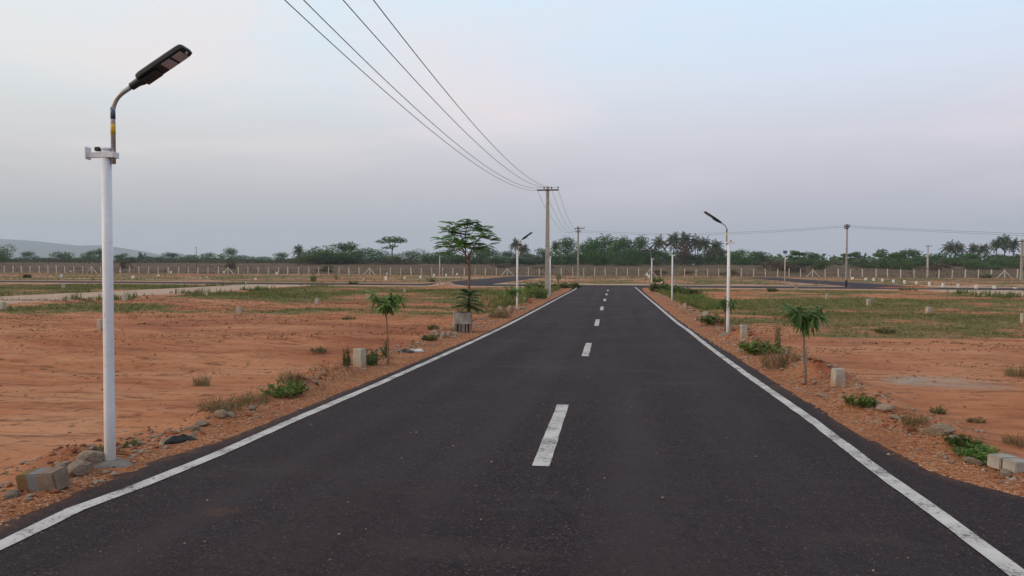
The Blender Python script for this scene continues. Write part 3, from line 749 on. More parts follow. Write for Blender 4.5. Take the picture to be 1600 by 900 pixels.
M['marker'] = t.fin(c, .95, t.bump(kn, .006, .7), .15)
GREY = [(562, 574, 29, 17), (1309, 604, 28, 18), (1162, 529, 21, 10), (1101, 500, 13, 8), (1070, 484, 10, 5), (373, 492, 13, 8), (495, 476, 10, 6), (575, 468, 8.5, 5), (632, 459, 8, 4),
        (157, 516, 17, 8), (5, 485, 13, 8), (195, 471, 11, 7), (323, 462, 8, 4.5), (99, 451, 7, 4), (820, 472, 7, 5), (781, 488, 9, 6), (1292, 468, 8.5, 5), (1357, 479, 12, 6), (1451, 490, 10, 8), (1598, 506, 16, 6), (1244, 453, 4, 4), (692, 449, 4, 3), (1480, 457, 4, 5)]
WHITE = [(96, 433, 4.5, 3), (110, 426, 3, 2.5), (188, 426, 3, 2.5), (208, 435, 4, 3.5), (267, 427, 3.5, 2.5), (248, 432, 3, 3), (323, 434, 2.5, 2), (350, 427, 3, 2.5), (399, 437, 3, 3), (432, 429, 4, 2.5),
         (383, 443, 3.5, 3), (603, 437, 5, 3), (632, 436, 4, 3), (657, 435, 4, 3), (678, 432, 4, 2.5), (697, 432, 4, 2.5), (714, 430, 3, 2.5), (568, 438, 3, 2), (604.5, 429, 3, 2), (1332, 437, 4, 3.5), (1353, 438, 4, 3), (1365, 438.5, 4, 3),
         (1379, 440, 4.5, 3), (1396, 441.5, 4.5, 3), (1413, 443, 5, 3), (1432, 444.5, 5, 3), (1452, 446, 5.5, 3), (1473, 448.5, 5.5, 3.2), (1497, 449.5, 6, 3.2), (1525, 451, 6.5, 4), (1554, 451, 5, 4), (1586, 451, 3, 4), (1011, 431, 4.5, 2.6), (1014, 434, 4.5, 3), (1034, 443, 3, 2.5)]
gl = []; wl_ = []
for i, (px, py, hp, wp) in enumerate(GREY):
    p = P(px, py); k = px_m(p)
    o = link('marker_stone', stone_mesh(i, M['marker'], wp * k * .88, wp * k * .8, hp * k * 1.02), None, p, (random.uniform(-.05, .05), random.uniform(-.05, .05), random.uniform(-.35, .35)))
    tag(o, None, 'marker stone', 'plot marker stones'); gl.append((px, o, 'grey plot marker stone'))
for i, (px, py, hp, wp) in enumerate(WHITE):
    p = P(px, py); k = px_m(p)
    o = link('marker_stone', stone_mesh(100 + i, M['white_stone'], wp * k * .95, wp * k * .8, hp * k * 1.05), None, p, (0, 0, random.uniform(-.3, .3)))
    tag(o, None, 'marker stone', 'whitewashed plot marker stones'); wl_.append((px, o, 'small whitewashed plot marker stone'))
count_labels(gl, 'grey marker'); count_labels(wl_, 'white marker')
gl[0][1]['label'] = 'large grey concrete plot marker stone beside the left mango sapling'
gl[1][1]['label'] = 'large grey concrete plot marker stone beside the right mango sapling'
gl[2][1]['label'] = 'tall plot marker stone right beside the near right street lamp'

# ------------------------------------------------------------------ saplings
def leaf_mesh(name, mat, L, W, droop=.35, fold=.25, segs=4):
    v = []; f = []
    for i in range(segs + 1):
        u = i / segs; w = W * math.sin(math.pi * (.06 + .94 * u) ** .8) * .5 if i < segs else 0.002
        x = L * u; z = -droop * L * u * u
        v += [(x, -w, z + fold * w), (x, 0, z), (x, w, z + fold * w)]
    for i in range(segs):
        a = i * 3
        f += [(a, a + 3, a + 4, a + 1), (a + 1, a + 4, a + 5, a + 2)]
    return MB().add(v, f).mesh(name, mat, True)
leaf_m = leaf_mesh('leaf', M['mango'], .29, .050, .40); leaf_l = leaf_mesh('leaf', M['mango_light'], .24, .054, .28)
def sapling(px, py, topy, width_px, fork, lab, lm, seed, nclu=6, nleaf=12, droop=0.0, lean=0.0, stake=False, bark='bark'):
    rr = random.Random(seed); p = P(px, py); k = px_m(p); h = (py - topy) * k; cw = width_px * k
    t = empty('mango_sapling', p)
    hf = h * fork; tr = []
    for i in range(7):
        u = i / 6; tr.append((lean * h * u + .02 * math.sin(3 * u + seed), .012 * math.sin(4 * u), -.05 + (hf + .05) * u))
    MB().tube(tr, [.021 - .010 * i / 6 for i in range(7)], 8).obj('trunk', M[bark], t, True)
    top = Vector(tr[-1])
    ends = []
    for i in range(nclu):
        a = 2 * math.pi * i / nclu + rr.uniform(-.3, .3)
        rad = cw * (.36 if i % 3 else .12) * rr.uniform(.7, 1.15)
        e = Vector((top.x + rad * math.cos(a), rad * math.sin(a) * .9, top.z + (h - hf) * rr.uniform(.45, .9)))
        m_ = top.lerp(e, .55) + Vector((0, 0, .03))
        MB().tube([top - Vector((0, 0, .02)), m_, e], [.009, .006, .004], 6).obj('branch', M[bark], t, True)
        ends.append(e)
    for e in ends + [top.lerp(q, .7) for q in ends[::3]]:
        for j in range(nleaf):
            a = 2 * math.pi * j / nleaf + rr.uniform(-.35, .35)
            pit = rr.uniform(-.9, .8) + droop
            s = rr.uniform(.65, 1.1) * min(1.15, cw / .75)
            link('leaf', lm, t, e + Vector((0, 0, rr.uniform(-.05, .03))), (rr.uniform(-.4, .4), pit, a), s)
    if stake:
        MB().tube([(.02, -.03, -.1), (.015, -.01, hf * .62)], .011, 6).obj('stake', M['slat'], t, True)
    tag(t, lab, 'sapling', 'mango saplings planted beside the road')
sapling(605, 569, 458, 70, .70, 'young mango sapling with light green leaves beside the left marker stone', leaf_l, 1, 9, 15, -.1)
sapling(1257, 598, 474, 78, .72, 'drooping mango sapling with thin stem at the right road edge', leaf_m, 2, 8, 15, .30, -.0, True)
sapling(1133, 521, 464, 46, .62, 'mango sapling with dark crown right behind the near right street lamp', leaf_m, 3, 6, 11, .1, .02, True, 'bark_red')
sapling(801, 488, 447, 44, .55, 'mango sapling beside the left street lamp in front of the concrete pole', leaf_l, 4, 8, 16, .0)
sapling(873, 452, 429, 16, .55, 'small round-headed sapling near the far left road corner', leaf_m, 5, 5, 10, .1)

# ------------------------------------------------------------------ feathery tree in its guard
def feather_mesh(name, mat, L, W, pairs, droop, seed):
    rr = random.Random(seed); v = []; f = []
    def sp(u): return Vector((L * u, 0, .10 * L * math.sin(u * 2.2) - droop * L * u * u))
    m = MB().tube([sp(u / 5) for u in range(6)], [.006, .005, .004, .003, .003, .002], 4)
    for i in range(pairs):
        u = .14 + .86 * i / (pairs - 1); c = sp(u); wl2 = W * math.sin(math.pi * min(1, .18 + .80 * u)) ** .7 * rr.uniform(.85, 1.1)
        for s in (-1, 1):
            d = Vector((.45, s, -.22 + rr.uniform(-.12, .1))).normalized(); q = Vector((1, -.3 * s, 0)).normalized() * (L / pairs * .62)
            tip = c + d * wl2; mid = c + d * wl2 * .5 + Vector((0, 0, .012))
            m.add([c - q * .5, c + q * .5, mid + q, mid - q, tip + q * .35, tip - q * .35], [(0, 1, 2, 3), (3, 2, 4, 5)])
    return m.mesh(name, mat)
fl = [feather_mesh('leaf', M['feather'], .60, .17, 17, .12 + .08 * i, i) for i in range(3)]
sl = [feather_mesh('leaf', M['shoot'], .58, .15, 13, .22 + .15 * i, 10 + i) for i in range(2)]
gp = P(723, 518); k = px_m(gp); rr = random.Random(5)
tree = empty('feathery_tree', (gp.x + 7 * k, gp.y + .12, gp.z))
tx = lambda px, py, dy=0: Vector(((px - 730) * k, dy, (518 - py) * k))
MB().tube([(0, 0, -.1), tx(731, 480), tx(731.5, 450), tx(732, 425), tx(731, 410, .01), tx(729, 404)], [.05, .044, .038, .036, .036, .034], 10).obj('trunk', M['bark_red'], tree, True)
BR = [  # limbs by their bends, and the fan of leaves each one ends in
    [(729, 406, 0), (723, 396, .05), (718, 386, .1)], [(730, 406, 0), (726, 398, 0), (726, 385, -.05), (726, 368, -.05), (725, 352, 0)],
    [(731, 408, 0), (727, 399, 0), (716, 380, .1), (705, 368, .12), (698, 361, .15)], [(731, 405, 0), (735, 395, -.1), (743, 380, -.15), (752, 372, -.2), (760, 366, -.22)],
    [(726, 390, -.05), (722, 372, -.1), (717, 360, -.15), (712, 350, -.2)], [(726, 380, -.05), (731, 367, .1), (737, 361, .15), (744, 356, .2)],
    [(726, 372, -.05), (728, 356, 0), (729, 350, .05)], [(723, 398, 0), (712, 392, -.12), (704, 384, -.2), (696, 377, -.3)],
    [(730, 404, 0), (734, 397, .1), (740, 390, .2), (748, 386, .3)], [(726, 384, -.05), (718, 370, .2), (710, 360, .35)], [(740, 385, -.13), (748, 370, .1), (754, 360, .2)], [(732, 398, -.05), (727, 388, -.25), (722, 380, -.4)]]
for bi, b in enumerate(BR):
    pts = [tx(x, y, d) for x, y, d in b]; n = len(pts); r0 = .026 if bi in (1, 2, 3) else .015
    MB().tube(pts, [r0 * (1 - .72 * i / (n - 1)) for i in range(n)], 7).obj('branch', M['bark_red'], tree, True)
    for q in pts[2:-1]:
        for j in range(3):
            link('leaf', rr.choice(fl), tree, q, (rr.uniform(-.2, .2), rr.uniform(-.35, .1), rr.uniform(0, 6.28)), rr.uniform(.5, .8))
    e = pts[-1]; nl = 8 if bi in (6, 1, 2, 3) else 6
    for j in range(nl):
        a = 2 * math.pi * j / nl + rr.uniform(-.5, .5); s = rr.uniform(.5, .85)
        link('leaf', rr.choice(fl), tree, e + Vector((0, 0, rr.uniform(-.04, .04))), (rr.uniform(-.35, .35), rr.uniform(-.40, .22), a), s)
for (x0_, y0_, d0_), (x1_, y1_, d1_) in [((752, 372, -.2), (766, 374, -.1)), ((743, 380, -.15), (760, 383, .15)), ((705, 368, .12), (686, 374, .0)), ((712, 392, -.12), (688, 384, .2)), ((726, 368, -.05), (736, 370, -.3)), ((723, 396, .05), (708, 388, .3)),
                                         ((735, 395, -.1), (748, 392, -.25)), ((717, 360, -.15), (702, 356, -.1)), ((737, 361, .15), (752, 353, .1)), ((728, 356, 0), (736, 346, -.05)), ((722, 372, -.1), (714, 372, -.35)), ((726, 385, -.05), (733, 383, -.35))]:
    a_, b_ = tx(x0_, y0_, d0_), tx(x1_, y1_, d1_)
    MB().tube([a_, a_.lerp(b_, .5) + Vector((0, 0, .03)), b_], [.009, .007, .004], 5).obj('branch', M['bark_red'], tree, True)
    for j in range(5): link('leaf', rr.choice(fl), tree, b_, (rr.uniform(-.35, .35), rr.uniform(-.45, .35), 2 * math.pi * j / 5 + rr.uniform(-.5, .5)), rr.uniform(.45, .75))
for j in range(5):                                                     # the leaf fan hanging low on the left limb
    a = 2 * math.pi * j / 5; link('leaf', fl[j % 3], tree, tx(694, 394, -.2), (0, rr.uniform(.1, .4), a), .55)
MB().tube([tx(706, 386, -.18), tx(699, 391, -.2), tx(694, 394, -.2)], .006, 5).obj('branch', M['bark_red'], tree, True)
tag(tree, 'slender feathery-leaved tree with forked reddish trunk left of the road', 'tree')
shoot = empty('leafy_shoot', (gp.x + 9 * k, gp.y - .06, gp.z))
MB().tube([(0, 0, 0), (.01, 0, .45), (0, 0, .85), (.01, 0, 1.12)], [.05, .045, .035, .02], 8).obj('stem', M['bark'], shoot, True)
for j in range(30):
    a = j * 2.4 + rr.uniform(-.2, .2); u = j / 29
    link('leaf', sl[j % 2], shoot, (0, 0, .72 + .42 * u), (rr.uniform(-.2, .2), .25 - .65 * u + rr.uniform(-.15, .15), a), (1.0 - .35 * u) * rr.uniform(.85, 1.1))
tag(shoot, 'dark green palm-like leafy shoot rising from the board tree guard', 'plant')
guard = empty('tree_guard', gp)
gw = 13.2 * k
for j in range(4):
    a = j * math.pi / 2 + .28; c, s = math.cos(a), math.sin(a)
    b = MB(); n = 5; v = []
    for i in range(n):
        o_ = (i / (n - 1) - .5) * 1.96 * gw
        for z in (.245, .40, .575):
            w = gw * (1 + .03 * math.sin(i * 2 + z * 9)); zz = z + .015 * math.sin(i * 2.1 + j)
            for tt in (0, .012): v.append(((w + tt) * s + o_ * c, -(w + tt) * c + o_ * s, zz))
    f = []
    id_ = lambda i, z, t_: i * 6 + z * 2 + t_
    for i in range(n - 1):
        for z in range(2):
            f += [(id_(i, z, 1), id_(i + 1, z, 1), id_(i + 1, z + 1, 1), id_(i, z + 1, 1)), (id_(i, z, 0), id_(i, z + 1, 0), id_(i + 1, z + 1, 0), id_(i + 1, z, 0))]
        f += [(id_(i, 0, 0), id_(i + 1, 0, 0), id_(i + 1, 0, 1), id_(i, 0, 1)), (id_(i, 2, 1), id_(i + 1, 2, 1), id_(i + 1, 2, 0), id_(i, 2, 0))]
    b.add(v, f).obj('board', M['sack'], guard)
    for i in range(5):
        o_ = (i / 4 - .5) * 1.7 * gw; q = gw * .93
        MB().box(q * s + o_ * c, -q * c + o_ * s, .11, .055 + .02 * ((i * 7 + j) % 3), .02, .44, rz=a).obj('slat', M['slat'], guard)
tag(guard, 'weathered grey board tree guard on slats around the feathery tree', 'tree guard')

# ------------------------------------------------------------------ far trees
def crown_mesh(name, mat, seed, lumps, n, leaf, flat=.0):
    """leaf-sized faces spread through lumps (x, y, z, rx, ry, rz, weight); the crown fills a unit box"""
    r = np.random.default_rng(seed); L = np.array(lumps, float); w = L[:, 6] / L[:, 6].sum()
    i = r.choice(len(L), n, p=w); d = r.normal(size=(n, 3)); d /= np.linalg.norm(d, axis=1)[:, None]
    rad = r.random(n) ** .33; rad = np.where(r.random(n) < .7, .82 + .22 * r.random(n), rad)
    bump = 1 + .22 * np.sin(d[:, 0] * 7 + i) * np.sin(d[:, 1] * 6 + 2 * i) + .12 * np.sin(d[:, 2] * 11 + i)
    c = L[i, :3] + d * L[i, 3:6] * (rad * bump)[:, None]
    c[:, 2] = np.maximum(c[:, 2], .01)
    nrm = d + r.normal(size=(n, 3)) * .7; nrm[:, 2] += .35 + flat; nrm /= np.linalg.norm(nrm, axis=1)[:, None]
    t = np.cross(nrm, r.normal(size=(n, 3))); t /= np.linalg.norm(t, axis=1)[:, None]; b = np.cross(nrm, t)
    s = leaf * (.6 + .8 * r.random(n))[:, None]
    v = np.stack([c - t * s, c - b * s * .55, c + t * s, c + b * s * .55], 1).reshape(-1, 3)
    return np_mesh(name, v, np.arange(4 * n).reshape(n, 4), mat)
def rnd_lumps(seed, n, spread, base, rmin, rmax, top=.8, squash=.8):
    r = random.Random(seed); o = []
    for i in range(n):
        a = r.uniform(0, 6.28); q = math.sqrt(r.random()) * spread; z = base + (top - base) * r.random() * (1 - .45 * (q / spread) ** 2)
        s = r.uniform(rmin, rmax); o.append((q * math.cos(a), q * math.sin(a), z, s, s, s * squash, s * s))
    return o
CR = {}
for i in range(3):
    CR['broad', i] = crown_mesh('crown', M['tree_a'], 20 + i, rnd_lumps(20 + i, 12, .34, .13, .17, .25, .82), 2600, .026)
    CR['olive', i] = crown_mesh('crown', M['tree_b'], 30 + i, rnd_lumps(30 + i, 12, .36, .10, .17, .25, .80), 2600, .026)
    CR['open', i] = crown_mesh('crown', M['tree_a'], 40 + i, rnd_lumps(43 + i, 9, .36, .40, .10, .17, .88), 1500, .028)
    CR['fresh', i] = crown_mesh('crown', M['tree_c'], 50 + i, rnd_lumps(50 + i, 11, .36, .16, .15, .22, .8), 2200, .028)
    CR['scrub', i] = crown_mesh('crown', M['bush_dry'], 60 + i, rnd_lumps(60 + i, 10, .36, .15, .14, .22, .75, .9), 1600, .03)
    CR['brown', i] = crown_mesh('crown', M['tree_d'], 70 + i, rnd_lumps(70 + i, 10, .32, .2, .16, .24, .8), 2000, .028)
CR['flat', 0] = crown_mesh('crown', M['tree_a'], 80, [(0, 0, .88, .34, .34, .09, 2), (-.25, 0, .80, .22, .2, .07, 1), (.27, .05, .78, .22, .2, .07, 1), (.1, -.2, .83, .2, .2, .07, 1), (-.05, .1, .62, .16, .16, .05, .4), (.2, 0, .56, .14, .14, .05, .3)], 900, .030, .8)
def tree_trunk(seed, frac):
    r = random.Random(seed); b = MB(); b.tube([(0, 0, -.03), (.01, 0, frac * .5), (.0, .01, frac)], [.028, .02, .014], 7)
    for i in range(5):
        a = i * 1.26 + r.uniform(-.3, .3); q = r.uniform(.18, .32)
        b.tube([(0, 0, frac * r.uniform(.75, 1)), (q * .5 * math.cos(a), q * .5 * math.sin(a), frac + .15), (q * math.cos(a), q * math.sin(a), frac + r.uniform(.25, .42))], [.012, .008, .004], 5)
    return b.mesh('trunk', M['bark_far'], True)
TR = [tree_trunk(i, .28 + .08 * i) for i in range(2)]; TR_TALL = tree_trunk(9, .60)
LOOK = dict(broad='dark dense far tree', olive='olive rounded far tree', open='dark gappy far tree', fresh='bright green far tree', scrub='low dry brown scrub bush', brown='brown-leaved far tree', flat='flat-topped far tree', palm='coconut palm')
NAME = dict(broad='broadleaf_tree', olive='olive_tree', open='open_crown_tree', fresh='green_tree', scrub='scrub_bush', brown='brown_tree', flat='umbrella_tree')
tl = []
def far_tree(kind, px, topy, wpx, Yd, vi=0, trunk=None):
    p = at_y(px, Yd); h = max(top_z(p, topy), 1.0) * random.uniform(1.06, 1.16); w = wpx * px_m(p) * (1.08 if px < 465 else 1.32)
    if 878 < px < 1012 and topy < 384: h *= 1.10
    t = empty(NAME[kind], p, random.uniform(0, 6.28), (w, w, h))
    link('crown', CR[kind, vi if (kind, vi) in CR else 0], t)
    if kind != 'scrub': link('trunk', trunk or TR[vi % 2], t)
    tag(t, None, 'bush' if kind == 'scrub' else 'tree', 'trees and bushes of the far tree line'); tl.append((px, t, LOOK[kind]))
    return t
FT = [  # kind, px, top row, width px, distance
 ('olive', 3, 380, 44, 300), ('broad', 45, 394, 30, 420), ('olive', 106, 391, 46, 330), ('broad', 139, 389, 30, 360), ('broad', 160, 389, 34, 370), ('olive', 72, 401, 40, 520), ('olive', 24, 402, 30, 560), ('fresh', 197, 394, 30, 300), ('open', 222, 392, 14, 420),
 ('broad', 235, 398, 44, 430), ('broad', 268, 395, 44, 430), ('broad', 300, 397, 40, 450), ('broad', 330, 393, 34, 420), ('broad', 360, 389, 34, 400), ('olive', 380, 396, 44, 430), ('broad', 412, 399, 44, 520), ('broad', 440, 395, 38, 420), ('scrub', 360, 402, 22, 205), ('scrub', 197, 401, 20, 215),
 ('olive', 472, 393, 36, 330), ('olive', 492, 386, 54, 300), ('olive', 518, 382, 66, 295), ('broad', 540, 382, 54, 305), ('olive', 505, 392, 60, 288), ('broad', 532, 392, 60, 288), ('olive', 556, 394, 34, 310), ('broad', 580, 386, 46, 330), ('olive', 600, 393, 34, 330), ('olive', 618, 396, 36, 320), ('broad', 642, 391, 30, 340), ('olive', 665, 387, 36, 320), ('olive', 686, 393, 32, 330),
 ('broad', 702, 388, 32, 360), ('fresh', 715, 392, 36, 300), ('fresh', 742, 390, 40, 300), ('broad', 757, 384, 46, 360), ('fresh', 775, 397, 40, 290), ('broad', 792, 394, 36, 350), ('fresh', 803, 400, 44, 280), ('broad', 818, 394, 40, 350), ('fresh', 834, 397, 40, 290), ('broad', 848, 388, 34, 350), ('fresh', 868, 394, 40, 300),
 ('broad', 885, 377, 38, 310), ('fresh', 893, 396, 34, 280), ('broad', 908, 380, 40, 320), ('broad', 926, 380, 36, 310), ('broad', 945, 372, 46, 330), ('broad', 938, 386, 40, 285), ('fresh', 960, 394, 20, 270), ('broad', 967, 377, 36, 320), ('broad', 984, 372, 40, 320), ('broad', 1002, 374, 32, 310), ('broad', 985, 388, 46, 285), ('broad', 1014, 388, 34, 310),
 ('broad', 1032, 392, 34, 330), ('fresh', 1026, 400, 20, 270), ('broad', 1052, 390, 40, 340), ('brown', 1074, 377, 32, 290), ('fresh', 1090, 394, 36, 290), ('broad', 1104, 389, 36, 330), ('broad', 1124, 390, 44, 320), ('broad', 1146, 392, 30, 340), ('broad', 1162, 387, 36, 300), ('broad', 1184, 393, 40, 320), ('olive', 1202, 398, 30, 320),
 ('scrub', 1206, 404, 50, 230), ('open', 1240, 391, 36, 300), ('broad', 1266, 393, 36, 310), ('olive', 1250, 400, 44, 260), ('scrub', 1238, 408, 44, 215), ('olive', 1280, 405, 24, 240), ('broad', 1302, 405, 34, 700), ('open', 1334, 393, 40, 290), ('olive', 1350, 402, 44, 270), ('open', 1390, 386, 44, 280), ('broad', 1422, 391, 36, 300), ('olive', 1378, 399, 50, 260),
 ('olive', 1412, 405, 44, 250), ('olive', 1440, 400, 40, 310), ('broad', 1466, 394, 36, 320), ('olive', 1490, 400, 60, 290), ('broad', 1512, 397, 40, 320), ('olive', 1528, 405, 48, 250), ('broad', 1550, 396, 40, 320), ('olive', 1562, 401, 52, 260), ('olive', 1590, 402, 44, 270), ('broad', 1580, 396, 36, 330), ('scrub', 1468, 407, 34, 235), ('scrub', 1140, 420, 30, 182), ('scrub', 1080, 422, 26, 180), ('scrub', 1030, 418, 24, 182), ('scrub', 850, 414, 30, 240), ('scrub', 790, 411, 40, 250), ('scrub', 545, 408, 50, 290), ('scrub', 620, 407, 60, 290), ('scrub', 500, 408, 60, 285), ('scrub', 512, 418, 20, 190), ('olive', 508, 413, 22, 200)]
for i, (kd, px, ty, w, Yd) in enumerate(FT): far_tree(kd, px, ty, w, Yd, i % 3)
ft = far_tree('flat', 613, 373, 40, 300, 0, TR_TALL); tl.pop()
tag(ft, 'tall bare-stemmed tree with flat dark crown standing alone above the treeline', 'tree')
# coconut palms
def palm_meshes(seed):
    r = random.Random(seed); b = MB()
    for i in range(26):
        a = i * 2.4 + r.uniform(-.2, .2); el = R(70) - R(105) * (i / 25) + r.uniform(-.12, .12); L = r.uniform(.85, 1.1)
        c, s = math.cos(a), math.sin(a); n = 6; pts = []
        for j in range(n + 1):
            u = j / n; rad = L * (u * math.cos(el) + .10 * u * u * (el > 0)); z = L * (u * math.sin(el) - .75 * u * u * max(.3, math.cos(el)))
            pts.append(Vector((rad * c, rad * s, z)))
        side = Vector((-s, c, 0))
        for j in range(n):
            w0 = .23 * math.sin(math.pi * min(1, .15 + .85 * j / n)) + .01; w1 = .23 * math.sin(math.pi * min(1, .15 + .85 * (j + 1) / n)) + .004
            for sg in (-1, 1):
                dr = Vector((0, 0, -.6))
                m0, m1 = pts[j], pts[j].lerp(pts[j + 1], .62)
                b.add([m0, m1, m1 + (side * sg + dr) * w1 + (pts[j + 1] - pts[j]) * .4, m0 + (side * sg + dr) * w0 + (pts[j + 1] - pts[j]) * .4], [(0, 1, 2, 3)])
    return b.mesh('fronds', M['palm'])
PF = [palm_meshes(i) for i in range(3)]
ptm = MB().tube([(0, 0, -.03), (.012, 0, .4), (.004, 0, .75), (0, 0, 1)], [.030, .022, .018, .016], 7).mesh('trunk', M['bark_far'], True)
PALMS = [(467, 384, 20, 330), (806, 374.5, 22, 330), (818, 382, 22, 320), (868, 378, 20, 330), (1028, 371, 28, 310), (1052, 366, 30, 320), (1070, 365, 30, 330), (1086, 370, 26, 330), (1100, 372, 28, 320), (1118, 377, 28, 310),
         (1482, 379, 26, 330), (1496, 380, 24, 330), (1520, 382, 22, 330), (1536, 382, 22, 330), (1556, 374, 22, 300), (1568, 369, 26, 305), (1582, 374, 24, 310)]
pll = []
for i, (px, ty, w, Yd) in enumerate(PALMS):
    p = at_y(px, Yd); h = top_z(p, ty + w * .25); fr = w * px_m(p) * .60
    t = empty('coconut_palm', p)
    link('trunk', ptm, t, (0, 0, 0), (random.uniform(-.04, .04), random.uniform(-.05, .05), random.uniform(0, 6)), (h * .85, h * .85, h))
    link('fronds', PF[i % 3], t, (0, 0, h), (0, 0, random.uniform(0, 6.28)), fr)
    tag(t, None, 'palm tree', 'coconut palms in the far tree line'); pll.append((px, t, 'coconut palm above the far trees'))
count_labels(pll, 'palm'); count_labels(tl, 'far plant')
pll[0][1]['label'] = 'lone small palm left of the big rounded bushes, far left treeline'
# a far wood behind, which reads as one mass
r = np.random.default_rng(3); n = 9000
wx = r.uniform(-900, 800, n); wy = r.uniform(540, 640, n)
hw = 6.5 + 5 * fbm(wx * .012, wx * 0 + 2, 3) + 2.5 * fbm(wx * .06, wx * 0 + 5, 2)
hw = hw * np.where(wx < -150, .55, 1)
wz = zground(wx, wy, False) + np.maximum(hw, 1.0) * r.random(n) ** .7
nr = r.normal(size=(n, 3)); nr[:, 1] -= 1; nr[:, 2] += .6; nr /= np.linalg.norm(nr, axis=1)[:, None]
tt = np.cross(nr, r.normal(size=(n, 3))); tt /= np.linalg.norm(tt, axis=1)[:, None]; bb = np.cross(nr, tt); c = np.stack([wx, wy, wz], -1); s = (.9 + 1.6 * r.random(n))[:, None]
tag(link('far_wood', np_mesh('far_wood', np.stack([c - tt * s, c - bb * s * .6, c + tt * s, c + bb * s * .6], 1).reshape(-1, 3), np.arange(4 * n).reshape(n, 4), M['tree_a'])), 'hazy far wood behind the tree line', kind='stuff')

n = 14000; wx = r.uniform(-330, 290, n); wy = 300 + 40 * r.random(n)
hw = 1.5 + 1.6 * fbm(wx * .03, wy * .05, 3) + .8 * fbm(wx * .2, wy * .1, 2)
wz = zground(wx, wy, False) + np.maximum(hw, .5) * r.random(n)
nr = r.normal(size=(n, 3)); nr[:, 1] -= .6; nr[:, 2] += .8; nr /= np.linalg.norm(nr, axis=1)[:, None]
tt = np.cross(nr, r.normal(size=(n, 3))); tt /= np.linalg.norm(tt, axis=1)[:, None]; bb = np.cross(nr, tt); c = np.stack([wx, wy, wz], -1); s = (.25 + .45 * r.random(n))[:, None]
tag(link('undergrowth', np_mesh('undergrowth', np.stack([c - tt * s, c - bb * s * .6, c + tt * s, c + bb * s * .6], 1).reshape(-1, 3), np.arange(4 * n).reshape(n, 4), M['under'])), 'dark scrub undergrowth along the foot of the far tree line', kind='stuff')

# ------------------------------------------------------------------ weeds, bushes
def weed_meshes(kind, seed):
    """unit-high clump: stems and small leaves; kind sets how dense and how dry"""
    r = random.Random(seed); st = MB(); lf = MB()
    n, nl, spread, ls = dict(green=(60, 26, .60, .13), dry=(64, 16, .58, .10), tall=(18, 26, .34, .13), creep=(70, 26, .72, .15), wisp=(150, 3, .62, .06))[kind]
    for i in range(n):
        a = r.uniform(0, 6.28); q = math.sqrt(r.random()) * spread; x, y = q * math.cos(a), q * math.sin(a)
        h = r.uniform(.35, 1.0) * (1 - .45 * q / spread); lx, ly = (x * .5 + r.uniform(-.4, .4)) * h, (y * .5 + r.uniform(-.4, .4)) * h
        pts = [Vector((x, y, -.05)), Vector((x + lx * .4, y + ly * .4, h * .55)), Vector((x + lx, y + ly, h))]
        st.tube(pts, [.010, .007, .003] if kind == 'wisp' else [.007, .005, .003], 3, False)
        for j in range(nl):
            u = r.uniform(.15, 1); c = pts[0].lerp(pts[1], u * 2) if u < .5 else pts[1].lerp(pts[2], u * 2 - 1)
            d = Vector((r.gauss(0, 1), r.gauss(0, 1), r.gauss(.4, .6))).normalized(); s = ls * r.uniform(.6, 1.3); w = d.orthogonal().normalized() * s * .28
            lf.add([c, c + d * s * .5 + w, c + d * s, c + d * s * .5 - w], [(0, 1, 2, 3)])
    return st, lf
WM = {}
def wm(kind, mat, seed):
    key = (kind, mat, seed)
    if key not in WM:
        st, lf = weed_meshes(kind, seed); WM[key] = (st.mesh('stems', M['weed_dry']), lf.mesh('leaves', M[mat]))
    return WM[key]
def weed(name, px, py, wpx, hpx, kind, mat, lab, cat='weed', seed=0):
    p = P(px, py); k = px_m(p); t = empty(name, p, random.uniform(0, 6.28), (wpx * k * .72, wpx * k * .72, hpx * k))
    s, l = wm(kind, mat, seed); tag(link('stems', s, t), kind='stuff'); tag(link('leaves', l, t), kind='stuff')
    return tag(t, lab, cat, 'weeds and bushes beside the road')
